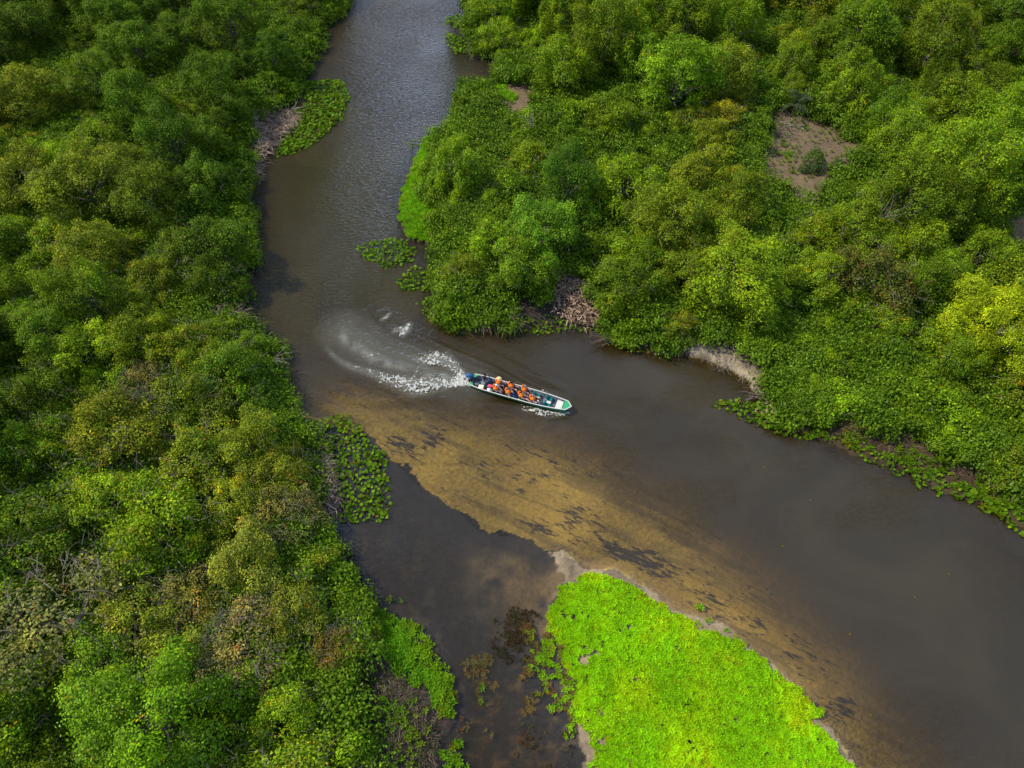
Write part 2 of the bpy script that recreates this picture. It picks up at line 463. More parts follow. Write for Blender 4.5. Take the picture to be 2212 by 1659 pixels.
for pts, ws, ds in BANDS:
    Pq = Z2(pts)
    for i in range(len(Pq) - 1):
        a_, b_ = Pq[i], Pq[i + 1]; ab = b_ - a_
        t = np.clip(((WX - a_[0]) * ab[0] + (WY - a_[1]) * ab[1]) / float(ab @ ab), 0, 1)
        d = np.hypot(WX - a_[0] - t * ab[0], WY - a_[1] - t * ab[1])
        w_ = ws[i] * (1 - t) + ws[i + 1] * t; q = ds[i] * (1 - t) + ds[i + 1] * t
        aer = np.maximum(aer, (.66 if pts[0][0] < 1300 else .28) * q * np.clip(1.35 - d / w_, 0, 1))
wvx, wvy = proj(WX, WY, 0 * WX)
chop = (np.clip((760 - wvy) / 300, 0, 1) * 1.1 + .55) * (.3 + 1.4 * fbm(WX, WY, .12, 3)) + .6 * np.clip(1 - nb / 5, 0, 1)
chop = np.where((wvy > 1000) & (wvx < 1500), chop * .5, chop)
calm = np.clip((WX + 2 - (WY - 34) * .2) / 6, 0, 1) * np.clip((44 - WY) / 6, 0, 1)          # the lower reach lies still
chop = chop * (1 - calm) + calm * (.05 + .40 * np.clip((fbm(WX + 60, WY * 1.4, .16, 4) - .48) * 4, 0, 1))
lagw = inside(P_LAG, WX, WY) & (WY < at(1100, 930)[1])
chop = np.where(lagw, .05, chop)

m = N('river_water')
dpt = m.attr('depth'); ch = m.attr('chop'); ae = m.attr('aer')
sed = m.noise(.09, 4, .6, dist=1.0)
k = m.n('MapRange', i0=sed, i1=.3, i2=.7, i3=.9, i4=1.7).outputs[0]
dclamp = m.math('MAXIMUM', dpt, 0.0)
ex = m.math('POWER', 2.71828, m.math('MULTIPLY', m.math('MULTIPLY', dclamp, k), -1.0))
turb = m.math('SUBTRACT', 1.0, ex, clamp=True)
turb = m.math('MAXIMUM', turb, m.math('MULTIPLY', ae, m.ramp(m.noise(2.2, 5, .65), .3, .7)), clamp=True)
silt = m.mix(m.ramp(sed, .3, .7), (.028, .0195, .005), (.037, .0265, .008))
silt = m.mix(m.math('MULTIPLY', ae, .9, clamp=True), silt, (.33, .325, .25))
absn = m.math('POWER', 2.71828, m.math('MULTIPLY', dclamp, -.9))
tint = m.mix(absn, (.42, .26, .03), (1.0, .95, .82))
tr = m.n('BsdfTransparent', Color=tint).outputs[0]
df = m.n('BsdfDiffuse', Color=silt).outputs[0]
body = m.n('MixShader', i0=turb, i1=tr, i2=df).outputs[0]
b1 = m.noise(1.9, 5, .6, vec=m.mapv((1, 1.8, 1), rz=math.radians(-12)), dist=.6)
b2 = m.noise(6.5, 4, .6, vec=m.mapv((1, 1.7, 1), rz=math.radians(20)), dist=.3)
hh = m.math('MULTIPLY', m.math('ADD', m.math('MULTIPLY', b1, 1.0), m.math('MULTIPLY', b2, .28)), ch)
bp = m.n('Bump', Height=hh, Strength=1.0, Distance=.30).outputs[0]
fr = m.n('Fresnel', IOR=1.40, Normal=bp).outputs[0]
gl = m.n('BsdfGlossy', Color=(1, 1, 1, 1), Roughness=.045, Normal=bp).outputs[0]
M_water = m.done(m.n('MixShader', i0=fr, i1=body, i2=gl).outputs[0])
me = mesh_np('river', np.stack([WX, WY, wz * .9 + .0], 1), grid_faces(len(xw), len(yw)), [M_water], {'depth': dep, 'chop': chop, 'aer': np.clip(aer, 0, 1)}, smooth=True)
link('river_water', me, kind='structure')

# ------------------------------------------------------------------ foliage meshes
def tube(pts, rad, sides=6):
    pts = [Vector(p) for p in pts]
    V, F = [], []
    for i, p in enumerate(pts):
        d = (pts[min(i + 1, len(pts) - 1)] - pts[max(i - 1, 0)]).normalized()
        a = d.orthogonal().normalized(); b = d.cross(a)
        for k in range(sides):
            t = 2 * math.pi * k / sides
            V.append(p + (a * math.cos(t) + b * math.sin(t)) * rad[i])
    for i in range(len(pts) - 1):
        for k in range(sides):
            F.append((i * sides + k, i * sides + (k + 1) % sides, (i + 1) * sides + (k + 1) % sides, (i + 1) * sides + k))
    F.append(tuple(range(sides))[::-1]); n = (len(pts) - 1) * sides; F.append(tuple(range(n, n + sides)))
    return V, F

def join(parts):
    V, F = [], []
    for v, f in parts:
        o = len(V); V += list(v); F += [tuple(i + o for i in q) for q in f]
    return V, F

def unit(v): return v / np.maximum(np.linalg.norm(v, axis=-1, keepdims=True), 1e-9)

def leaf_quads(pos, nrm, dirv, L, Wd):
    """rhombic folded leaves: two triangles each"""
    s = np.cross(nrm, dirv); s = unit(s)
    L = np.broadcast_to(np.asarray(L, float), (len(pos),))[:, None]; Wd = np.broadcast_to(np.asarray(Wd, float), (len(pos),))[:, None]
    a = pos - dirv * L * .5; b = pos + dirv * L * .5
    c = pos + s * Wd * .5 + nrm * Wd * .18; d = pos - s * Wd * .5 + nrm * Wd * .18
    V = np.stack([a, c, b, d], 1).reshape(-1, 3)
    n = len(pos)
    base = np.arange(n) * 4
    F = np.stack([np.stack([base, base + 1, base + 2], 1), np.stack([base, base + 2, base + 3], 1)], 1).reshape(-1, 3)
    return V, F

def crown_mesh(name, R, seed, nl=11, vr=.75, leafL=.19, leafW=.10, dens=1.0, rust=.04, yellow=.12, spray=6, low=-.55, lobe=(.26, .42), droop=0.0, airy=0.0):
    g = np.random.default_rng(seed)
    # lobes over a dome
    cs, rs = [], []
    for i in range(nl):
        for _ in range(30):
            zc = low + (1 - low) * ((i + g.random()) / nl) * .93
            az = g.random() * 2 * math.pi
            rr = math.sqrt(max(0, 1 - max(zc, 0) ** 2)) * (.42 + .48 * g.random())
            if zc > .8: rr *= .6
            p = np.array([math.cos(az) * rr, math.sin(az) * rr, zc * .70])
            if all(np.linalg.norm(p - q) > .34 for q in cs): break
        cs.append(p); rs.append(g.uniform(*lobe) * (1.1 - .25 * max(zc, 0)))
    cs.append(np.array([0, 0, .05])); rs.append(.60)
    # smaller sub-lobes budding from the big ones give the broken outline
    for i in range(nl):
        for _ in range(5):
            d = unit(g.normal(size=3) * np.array([1, 1, .8]) + np.array([0, 0, .5])); cs.append(cs[i] + d * rs[i] * g.uniform(.8, 1.1)); rs.append(rs[i] * g.uniform(.22, .50))
    cs = np.array(cs); rs = np.array(rs)
    P, Nn, T = [], [], []
    leaf_area = leafL * leafW * .5 * R ** 0
    for i in range(len(cs)):
        area = 4 * math.pi * (rs[i] * R) ** 2
        ns = int(area / leaf_area * dens * .50 / spray)
        if i == nl: ns = int(ns * .35)
        d = unit(g.normal(size=(ns, 3)))
        d[:, 2] = np.where(d[:, 2] < -.25, -d[:, 2], d[:, 2])
        wob = .82 + .30 * fbm(d[:, 0] * 3 + i * 7, d[:, 1] * 3 + d[:, 2] * 3, 1.0, 2)
        p = cs[i] + d * (rs[i] * wob)[:, None]
        keep = np.ones(ns, bool)
        for j in range(len(cs)):
            if j == i: continue
            keep &= np.linalg.norm(p - cs[j], axis=1) > rs[j] * .80
        keep &= p[:, 2] > low * .8 - .12
        p = p[keep]; d = d[keep]
        if airy: 
            kk = g.random(len(p)) > airy * (fbm(p[:, 0] * 6, p[:, 1] * 6 + p[:, 2] * 6, 1, 2)); p = p[kk]; d = d[kk]
        lt = g.normal(1.0, .15)                              # each lobe a shade of its own
        yl = (g.random(len(p)) < yellow * (1 + d[:, 2]))
        ru = (g.random(len(p)) < rust)
        t = np.ones((len(p), 3)) * lt * g.normal(1, .27, (len(p), 1)).clip(.35, 1.8)
        t[yl] *= np.array([1.38, 1.25, .8])
        t[ru] *= np.array([1.9, .85, .9])
        P.append(p * np.array([R, R, R * vr / .70])); Nn.append(d); T.append(t)
    P = np.concatenate(P); Nn = np.concatenate(Nn); T = np.concatenate(T)
    n = len(P)
    # a spray of leaves round each point
    P = np.repeat(P, spray, 0); D = np.repeat(Nn, spray, 0); T = np.repeat(T, spray, 0)
    off = g.normal(size=P.shape) * leafL * .95
    P = P + off
    far = (g.random(n) < .07).repeat(spray)          # young shoots stand out of the crown
    P = P + D * (far * g.random(len(P)) * leafL * 3.2)[:, None]
    T[far] *= np.array([1.3, 1.2, .9])
    P[:, 2] -= droop * g.random(len(P)) * .5
    up = np.array([0, 0, 1.0])
    nr = unit(D * .85 + up * .40 + g.normal(size=P.shape) * .40)
    dv = unit(np.cross(nr, g.normal(size=P.shape)))
    sz = g.uniform(.75, 1.3, len(P))
    V, F = leaf_quads(P, nr, dv, leafL * sz, leafW * sz)
    T = T * g.normal(1, .20, (len(P), 1)).clip(.45, 1.7)
    # inner, larger leaves close the crown
    m_ = int(n * .22)
    d = unit(g.normal(size=(m_, 3))); d[:, 2] = np.abs(d[:, 2]) * np.sign(d[:, 2] + .4)
    idx = g.integers(0, nl, m_)
    pi = (cs[idx] * .9 + d * (rs[idx] * .72)[:, None]) * np.array([R, R, R * vr / .70])
    nr = unit(d + g.normal(size=d.shape) * .4); dv = unit(np.cross(nr, g.normal(size=d.shape)))
    V2, F2 = leaf_quads(pi, nr, dv, leafL * 2.0, leafL * 1.6)
    T2 = np.ones((m_, 3)) * .9
    F = np.concatenate([F, F2 + len(V)]); V = np.concatenate([V, V2]); T = np.concatenate([T, T2])
    me = mesh_np(name, V, F, [M_leaf], {'tint': np.repeat(T, 4, 0)})
    return me, cs[:nl] * np.array([R, R, R * vr / .70]), R

def trunk_mesh(name, cs, R, zc, seed):
    g = random.Random(seed)
    parts = []
    top = Vector((g.uniform(-.1, .1) * R, g.uniform(-.1, .1) * R, 0))
    parts.append(tube([(0, 0, -zc - .5), (g.uniform(-.1, .1), g.uniform(-.1, .1), -zc * .5), top], [.075 * R, .055 * R, .035 * R], 7))
    for c in cs[::2]:
        mid = top * .5 + Vector(c) * .5 + Vector((0, 0, -.12 * R))
        st_ = Vector((0, 0, -zc * g.uniform(.3, .7)))
        parts.append(tube([st_, mid, Vector(c) * .95], [.03 * R, .02 * R, .008 * R], 5))
    V, F = join(parts)
    return mesh_np(name, np.array([tuple(v) for v in V]), F, [M_bark])

def twig_mesh(name, R, vr, n, seed, mat, thick=.012):
    """bare twigs arching out of a crown"""
    g = random.Random(seed); parts = []
    for _ in range(n):
        az = g.uniform(0, 6.283); el = g.uniform(.1, 1.2)
        d = Vector((math.cos(az) * math.cos(el), math.sin(az) * math.cos(el), math.sin(el) * vr))
        p = d * R * g.uniform(.80, .95)
        tdir = (d + Vector((g.gauss(0, .7), g.gauss(0, .7), g.gauss(.1, .4)))).normalized()
        L = g.uniform(.5, 1.5); pts = [p]
        for k in range(3):
            tdir = (tdir + Vector((g.gauss(0, .3), g.gauss(0, .3), -.18))).normalized(); pts.append(pts[-1] + tdir * L / 3)
        parts.append(tube(pts, [thick, thick * .8, thick * .6, thick * .3], 3))
        for k in (1, 2):
            q = pts[k]; e = (tdir + Vector((g.gauss(0, .8), g.gauss(0, .8), g.gauss(0, .5)))).normalized()
            parts.append(tube([q, q + e * L * .25, q + e * L * .42 + Vector((0, 0, -.05))], [thick * .6, thick * .5, thick * .25], 3))
    V, F = join(parts)
    return mesh_np(name, np.array([tuple(v) for v in V]), F, [mat])

KINDS = {}
def kind(key, R, zf, n, vr, twigs=0, **kw):
    lst = []
    for i in range(n):
        sd_ = hash(key) % 1 + len(KINDS) * 100 + i * 7 + 11
        me, cs, _ = crown_mesh('crown_' + key, R, sd_, vr=vr, **kw)
        tm = trunk_mesh('trunk_' + key, cs, R, R * zf, sd_)
        tw = twig_mesh('twigs_' + key, R, vr, twigs, sd_, M_deadwood) if twigs else None
        lst.append((me, tm, tw))
    KINDS[key] = dict(R=R, zf=zf, m=lst, vr=vr)

kind('tree', 4.4, .80, 4, .98, twigs=14, nl=19, leafL=.18, leafW=.10, rust=.015, yellow=.10, lobe=(.15, .34))
kind('mid', 3.0, .74, 5, .95, twigs=10, nl=14, leafL=.155, leafW=.09, rust=.02, yellow=.14, lobe=(.16, .36))
kind('vine', 3.0, .48, 5, .66, twigs=40, nl=16, leafL=.135, leafW=.08, rust=.05, yellow=.16, lobe=(.13, .32), droop=.35, low=-.7)
kind('bush', 1.7, .50, 5, .72, twigs=6, nl=9, leafL=.14, leafW=.10, rust=.02, yellow=.16, lobe=(.18, .42), low=-.7)
kind('dry', 2.8, .50, 3, .66, twigs=120, nl=13, leafL=.13, leafW=.08, rust=.03, yellow=.22, lobe=(.22, .36), dens=.50, airy=.5, droop=.3)
kind('golden', 5.4, .60, 1, .72, nl=26, leafL=.15, leafW=.09, rust=.003, yellow=.10, lobe=(.15, .24))
kind('airy', 3.6, .72, 1, .50, twigs=10, nl=16, leafL=.16, leafW=.08, rust=.01, yellow=.25, lobe=(.18, .26), airy=.7)

# ------------------------------------------------------------------ where the canopy stands
CAN_L = [(775,-60),(778,15),(742,40),(700,58),(700,100),(668,160),(655,200),(600,235),(556,262),(548,330),(565,372),(560,410),(565,445),(592,490),(592,525),
         (566,560),(552,600),(535,640),(500,680),(455,690),(470,705),(590,715),(604,760),(655,800),(622,832),(612,870),(640,905),(688,960),(700,1050),(722,1130),(728,1200),
         (780,1270),(822,1330),(818,1400),(775,1440),(765,1540),(815,1600),(830,1700),(840,2300),(-900,2300),(-900,-700),(760,-700)]
CAN_R = [(990,-60),(1010,60),(1025,122),(1070,135),(1064,175),(1050,186),(1000,188),(986,205),(978,280),(955,295),(925,330),(918,380),(928,430),(944,500),(950,530),(932,560),
         (945,600),(935,655),(938,700),(1040,704),(1130,704),(1195,655),(1188,612),(1250,600),(1300,690),(1300,735),(1400,745),(1500,752),(1560,740),(1650,800),(1640,860),(1700,912),(1780,925),
         (1830,912),(1900,948),(1990,975),(2100,1022),(2212,1092),(2500,1130),(3200,1300),(3200,-700),(1010,-700)]
LOW = [(1600,730),(1700,690),(1900,740),(1990,800),(2150,900),(2300,960),(2300,1100),(2100,1000),(1900,940),(1780,940),(1640,900),(1600,800)]

def ok_spot(x, y, R, zf, vr):
    res = np.ones(len(x), bool)
    r, l, i, _, _ = land_sd(x, y)
    res &= np.maximum(r, l) > .25
    def test(px, py, pz):
        a, b = proj(px, py, pz)
        good = inside(CAN_L, a, b) | inside(CAN_R, a, b)
        for cpoly in CLEAR: good &= ~inside(cpoly, a, b)
        return good
    zc = R * zf
    res &= test(x, y, np.full(len(x), zc + R * vr * .95))
    for k in range(10):
        t = k * math.pi / 5
        res &= test(x + math.cos(t) * R * .93, y + math.sin(t) * R * .93, np.full(len(x), zc))
        res &= test(x + math.cos(t) * R * .80, y + math.sin(t) * R * .80, np.full(len(x), .3 + .1 * R))
        res &= test(x + math.cos(t) * R * .62, y + math.sin(t) * R * .62, np.full(len(x), zc + R * vr * .7))
    return res

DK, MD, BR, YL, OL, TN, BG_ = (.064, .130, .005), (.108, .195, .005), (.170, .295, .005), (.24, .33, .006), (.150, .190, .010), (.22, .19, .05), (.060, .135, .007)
ZONES = [(100,60,DK),(350,100,DK),(560,60,MD),(350,280,MD),(600,150,DK),(250,180,MD),(120,380,BR),(60,330,OL),(450,440,DK),(480,620,DK),(520,380,DK),(150,620,MD),(260,560,OL),(60,850,DK),(420,720,OL),(560,760,MD),(300,840,BR),(560,850,DK),  # left forest: leaf tones, the dark ones partly painted cloud shade
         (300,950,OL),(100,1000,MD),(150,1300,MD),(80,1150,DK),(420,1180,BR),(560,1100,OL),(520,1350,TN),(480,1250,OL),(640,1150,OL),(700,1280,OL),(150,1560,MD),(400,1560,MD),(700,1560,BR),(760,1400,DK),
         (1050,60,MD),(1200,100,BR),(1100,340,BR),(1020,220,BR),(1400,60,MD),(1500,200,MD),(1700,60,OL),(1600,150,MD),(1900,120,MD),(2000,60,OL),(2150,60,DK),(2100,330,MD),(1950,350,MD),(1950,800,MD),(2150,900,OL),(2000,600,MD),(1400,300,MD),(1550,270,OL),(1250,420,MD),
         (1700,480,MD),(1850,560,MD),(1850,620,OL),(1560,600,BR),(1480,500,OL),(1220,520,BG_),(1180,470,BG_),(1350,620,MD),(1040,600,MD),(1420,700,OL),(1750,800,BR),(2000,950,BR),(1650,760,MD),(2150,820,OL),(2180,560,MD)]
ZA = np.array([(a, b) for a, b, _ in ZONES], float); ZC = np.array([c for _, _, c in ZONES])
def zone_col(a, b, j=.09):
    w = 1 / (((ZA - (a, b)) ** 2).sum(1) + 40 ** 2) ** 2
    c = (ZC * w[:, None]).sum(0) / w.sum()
    if a < 800: c = c * .88  # left side colours deepened, partly standing in for cloud shadow
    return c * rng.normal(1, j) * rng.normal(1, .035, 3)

LANDM = [('upper floating leaf mat', 650, 260), ('river bend by the dead reeds', 560, 340), ('dark overhanging left bank', 550, 540), ('boat wake', 620, 790), ('round leaf mat beside the left bank', 690, 1000),
         ('muddy lagoon', 760, 1300), ('dry tangle near the lower left', 520, 1380), ('bottom left corner', 60, 1600), ('left picture edge', 20, 1050), ('pale yellow tree on the left', 120, 400), ('top left corner', 60, 30), ('top of the left bank', 640, 60),
         ('river mouth at the top', 1040, 40), ('small mud inlet', 1070, 170), ('lime grass strip', 930, 420), ('small leaf island in the river', 930, 560), ('heap of dead leaves on the right bank', 1240, 650), ('drooping bare branches', 1350, 740),
         ('pale sandy bank', 1600, 800), ('stump above the muddy shore', 1810, 890), ('right picture edge', 2190, 960), ('golden crowned tree', 2080, 720), ('large bare clearing', 1740, 350), ('gap of bare earth at the right edge', 2190, 500), ('top right corner', 2150, 30),
         ('reed gap in the left bank', 480, 690), ('broad crown at the left edge', 60, 480), ('upper left thicket', 200, 150), ('thicket above the dry tangle', 420, 1080), ('dry shrub inland of the round leaf mat', 610, 1140), ('left picture edge at mid height', 20, 760), ('bottom picture edge left of the lagoon', 680, 1610), ('olive vine mound below the clearing', 1860, 640), ('bushes above the clearing', 1800, 180), ('drooping tree at the small mud inlet', 1180, 180), ('dark green trees of the point', 1100, 560), ('top edge of the left forest', 350, 30), ('middle of the left forest', 300, 650), ('middle of the top edge', 1500, 40), ('centre of the right forest', 1480, 420)]
LM_COUNT = {}
ORD = ['first', 'second', 'third', 'fourth', 'fifth', 'sixth', 'seventh', 'eighth', 'ninth', 'tenth', 'eleventh', 'twelfth', 'thirteenth', 'fourteenth', 'fifteenth', 'sixteenth', 'seventeenth', 'eighteenth', 'nineteenth', 'twentieth'] + ['twenty-' + q for q in ('first', 'second', 'third', 'fourth', 'fifth', 'sixth', 'seventh', 'eighth', 'ninth')] + ['thirtieth']
placed = []      # (x,y,R,kind,colour,label or None)
def put(vx_, vy_, R, k, col, label=None):
    x, y, _ = at(vx_, vy_, 0)
    placed.append([x, y, R, k, np.array(col), label])
# distinctive plants
put(2110, 770, 4.8, 'golden', (.215, .285, .005), 'broad golden green tree with billowing crown, brightest tree on the right bank')
put(1345, 470, 3.6, 'mid', BR)
put(2270, 800, 3.0, 'golden', (.21, .275, .006), 'smaller golden green tree cut by the right picture edge')
put(105, 445, 4.2, 'airy', (.15, .20, .010), 'airy pale yellow green tree with open branches on the left')
put(270, 400, 2.8, 'airy', (.14, .20, .010), 'small yellow green tree just right of the airy pale tree')
put(555, 1420, 3.3, 'dry', (.19, .175, .065), 'big dry tan tangle of vines near the muddy lagoon')
put(440, 1310, 2.4, 'dry', (.15, .14, .035), 'dry olive tangle of vines above the big tan one')
put(620, 1150, 2.6, 'dry', (.13, .13, .035), 'dry twiggy shrub inland of the round leaf mat')
put(330, 880, 2.6, 'dry', (.13, .12, .035), 'brownish twiggy mound level with the boat on the left')
put(755, 1420, 1.8, 'dry', (.15, .12, .025), 'rust tinged shrub overhanging the left lagoon shore')
put(1860, 665, 4.2, 'vine', (.085, .105, .016), 'large olive mound of vines below the bare clearing')
put(1740, 375, 1.5, 'bush', (.035, .075, .014), 'dark shrub standing alone in the bare clearing')
put(1795, 388, .9, 'bush', (.04, .08, .014), 'small dark shrub beside the lone shrub in the clearing')
for q in placed: q.append(True)
nfix = len(placed)
def throw(kinds, Rr, n, over, lowcheck, cap):
    cnt = 0
    bx = rng.uniform(-95, 95, n); by = rng.uniform(-4, 118, n)
    q = n // 3; bx[:q] = rng.uniform(-45, 45, q); by[:q] = rng.uniform(-4, 50, q)
    sh = rng.permutation(n); bx = bx[sh]; by = by[sh]
    a, b = proj(bx, by, 0 * bx)
    m_ = (a > -200) & (a < 2400) & (b > -110) & (b < 1960)
    bx, by, a, b = bx[m_], by[m_], a[m_], b[m_]
    # a third of the tries go to the ground nearest the camera, which shows largest
    m_ = inside(CAN_L, a, b) | inside(CAN_R, a, b)
    bx, by, a, b = bx[m_], by[m_], a[m_], b[m_]
    Rs = rng.uniform(*Rr, len(bx))
    isl = inside(LOW, a, b)
    kk = rng.integers(0, len(kinds), len(bx))
    zf = KINDS[kinds[0]]['zf']; vr = KINDS[kinds[0]]['vr']
    ok = np.zeros(len(bx), bool)
    ok = ok_spot(bx, by, Rs, zf, vr) 
    if lowcheck: ok &= ~isl
    for i in np.nonzero(ok)[0]:
        if cnt >= cap: break
        x, y, R = bx[i], by[i], Rs[i]
        PA = np.array([(q[0], q[1], q[2] * (1.5 if q[3] == 'golden' else 1)) for q in placed])
        if (((x - PA[:, 0]) ** 2 + (y - PA[:, 1]) ** 2) < (over * (R + PA[:, 2])) ** 2).any(): continue
        kd = kinds[kk[i]]
        if a[i] < 900 and b[i] > 880 and R > 2.3 and rng.random() < .75: kd = 'vine' if rng.random() < .93 else 'dry'
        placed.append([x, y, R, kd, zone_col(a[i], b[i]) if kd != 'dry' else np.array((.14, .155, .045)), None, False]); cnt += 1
    return cnt
c1 = throw(['tree'], (3.2, 4.9), 50000, .56, True, 95)
c2 = throw(['mid', 'vine', 'mid'], (2.3, 3.3), 60000, .52, True, 200)
c3 = throw(['bush', 'bush', 'vine'], (1.2, 2.1), 80000, .52, False, 290)

print('TREES', c1, c2, c3)

def cname(c):
    r, g, b = c
    if r > .9 * g: return 'brownish'
    if g > .27: return 'bright lime green'
    if g > .235: return 'fresh green'
    if r > .80 * g: return 'olive'
    if g > .18: return 'mid green'
    return 'dark green'
rank = {}
for q in placed:
    if q[5]: continue
    a, b = proj(q[0], q[1], 1.0)
    ds = [((a - lx) ** 2 + ((b - ly) * 1.5) ** 2) for _, lx, ly in LANDM]
    i = int(np.argmin(ds)); typ = 'bush' if q[2] < 2.2 else ('vine mound' if q[3] == 'vine' else 'tree')
    q.append(i); q.append(typ); rank.setdefault((i, typ, cname(q[4])), []).append((ds[i], id(q), q))
for (i, typ, cn_), lst in rank.items():
    lst.sort(key=lambda e: e[0])
    for n_, (_, _, q) in enumerate(lst):
        q[5] = '%s %s %s from the %s' % (ORD[min(n_, 29)], cn_, typ, LANDM[i][0]) if len(lst) > 1 else 'only %s %s near the %s' % (cn_, typ, LANDM[i][0])

NAME = {'tree': 'broadleaf_tree', 'mid': 'broadleaf_tree', 'vine': 'vine_mound', 'bush': 'bush', 'dry': 'dry_vine_mound', 'golden': 'golden_tree', 'airy': 'airy_tree'}
GRP = {'tree': 'trees of the river forest', 'mid': 'trees of the river forest', 'vine': 'mounds of climbing vines', 'bush': 'bushes among the trees', 'dry': 'dry twiggy mounds', 'golden': 'golden green trees', 'airy': 'airy yellow green trees'}
for n_, q in enumerate(placed):
    x, y, R, k, c, lab = q[:6]
    K = KINDS[k]
    me, tm, tw = K['m'][n_ % len(K['m'])]
    s = R / K['R']
    gz = float(ground(np.array([x]), np.array([y]))[0])
    low_ = bool(inside(LOW, *proj(np.array([x]), np.array([y]), np.array([0.]))))
    zs = s * random.uniform(.85, 1.12) * (.55 if low_ and k != 'golden' else 1)
    cat = {'vine_mound': 'vines', 'dry_vine_mound': 'vines', 'bush': 'bush'}.get(NAME[k], 'tree')
    t = thing(NAME[k], lab, cat, (x, y, gz), random.uniform(0, 6.283), GRP[k])
    zc = K['R'] * K['zf'] * zs
    ex_ = random.uniform(.86, 1.16)
    for nm, mm in (('crown', me), ('trunk', tm), ('twigs', tw)):
        if mm is None: continue
        o = link(nm, mm, t, (0, 0, zc))
        o.scale = (s * ex_, s / ex_, zs)
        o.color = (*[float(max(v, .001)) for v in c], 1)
        if nm == 'twigs': o['kind'] = 'stuff'

# undergrowth: low leafy clumps between the trees, one mass
def scatter_mesh(name, src_v, src_f, pts, scale, rot, tilt, tint, src_t=None, mat=None):
    """joined copies of a small mesh; pts (n,3)"""
    n = len(pts); m_ = len(src_v)
    ca, sa = np.cos(rot), np.sin(rot)
    v = np.repeat(src_v[None], n, 0) * scale[:, None, None]
    # tilt about x then rotate z
    ct, st_ = np.cos(tilt)[:, None], np.sin(tilt)[:, None]
    y2 = v[:, :, 1] * ct - v[:, :, 2] * st_; z2 = v[:, :, 1] * st_ + v[:, :, 2] * ct
    x2 = v[:, :, 0]
    X = x2 * ca[:, None] - y2 * sa[:, None]; Y = x2 * sa[:, None] + y2 * ca[:, None]
    V = np.stack([X, Y, z2], 2) + pts[:, None, :]
    F = (src_f[None] + (np.arange(n) * m_)[:, None, None]).reshape(-1, src_f.shape[1])
    T = np.repeat(tint[:, None, :], m_, 1)
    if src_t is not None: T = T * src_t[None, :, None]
    return mesh_np(name, V.reshape(-1, 3), F, [mat], {'tint': T.reshape(-1, 3)})

n = 60000
ux = rng.uniform(-90, 90, n); uy = rng.uniform(-3, 112, n)
a, b = proj(ux, uy, 0 * ux + .4)
a2, b2 = proj(ux, uy, 0 * ux + 1.5)
keep = (a > -120) & (a < 2330) & (b > -60) & (b < 1800) & (inside(CAN_L, a, b) | inside(CAN_R, a, b))
for cpoly in CLEAR: keep &= ~inside(cpoly, a, b) & ~inside(cpoly, a2, b2)
r, l, i, _, _ = land_sd(ux, uy)
keep &= np.maximum(r, l) > .15
ux, uy, a, b = ux[keep], uy[keep], a[keep], b[keep]
uz = ground(ux, uy)
clump, _, _ = crown_mesh('leafy_clump', .8, 991, nl=5, vr=.7, leafL=.14, leafW=.09, low=-.2, lobe=(.3, .45), dens=.8, rust=.004, yellow=.08)
pm = mesh_np('undergrowth', np.stack([ux, uy, uz + .05 + 1.8 * np.clip(fbm(ux, uy, .42, 3) - .35, 0, 1) * np.clip(np.maximum(r, l)[keep] * .5, 0, 1)], 1), np.zeros((0, 3), int), [])
su = (rng.uniform(.5, 1.5, len(ux)) ** 1.4).astype(np.float32)
at_ = pm.attributes.new('size', 'FLOAT', 'POINT'); at_.data.foreach_set('value', su)
at_ = pm.attributes.new('turn', 'FLOAT', 'POINT'); at_.data.foreach_set('value', rng.uniform(0, 6.28, len(ux)).astype(np.float32))
und = link('undergrowth', pm, label='low leafy undergrowth covering the ground between the trees', category='undergrowth', kind='stuff')
srco = link('leafy_clump', clump, und, (float(ux[0]), float(uy[0]), float(uz[0]) + .3), kind='stuff')
srco.color = (.082, .155, .005, 1); und.color = srco.color
gt = bpy.data.node_groups.new('undergrowth_scatter', 'GeometryNodeTree')
gt.interface.new_socket('Geometry', in_out='INPUT', socket_type='NodeSocketGeometry')
gt.interface.new_socket('Geometry', in_out='OUTPUT', socket_type='NodeSocketGeometry')
gi = gt.nodes.new('NodeGroupInput'); go = gt.nodes.new('NodeGroupOutput')
iop = gt.nodes.new('GeometryNodeInstanceOnPoints'); oi = gt.nodes.new('GeometryNodeObjectInfo'); oi.inputs['Object'].default_value = srco
oi.inputs['As Instance'].default_value = True
na = gt.nodes.new('GeometryNodeInputNamedAttribute'); na.inputs['Name'].default_value = 'size'
nb_ = gt.nodes.new('GeometryNodeInputNamedAttribute'); nb_.inputs['Name'].default_value = 'turn'
cxyz = gt.nodes.new('ShaderNodeCombineXYZ')
gt.links.new(nb_.outputs['Attribute'], cxyz.inputs['Z'])
gt.links.new(gi.outputs[0], iop.inputs['Points']); gt.links.new(oi.outputs['Geometry'], iop.inputs['Instance'])
gt.links.new(na.outputs['Attribute'], iop.inputs['Scale']); gt.links.new(cxyz.outputs[0], iop.inputs['Rotation'])
gt.links.new(iop.outputs[0], go.inputs[0])
md = und.modifiers.new('scatter', 'NODES'); md.node_group = gt
print('UNDERGROWTH', len(ux))

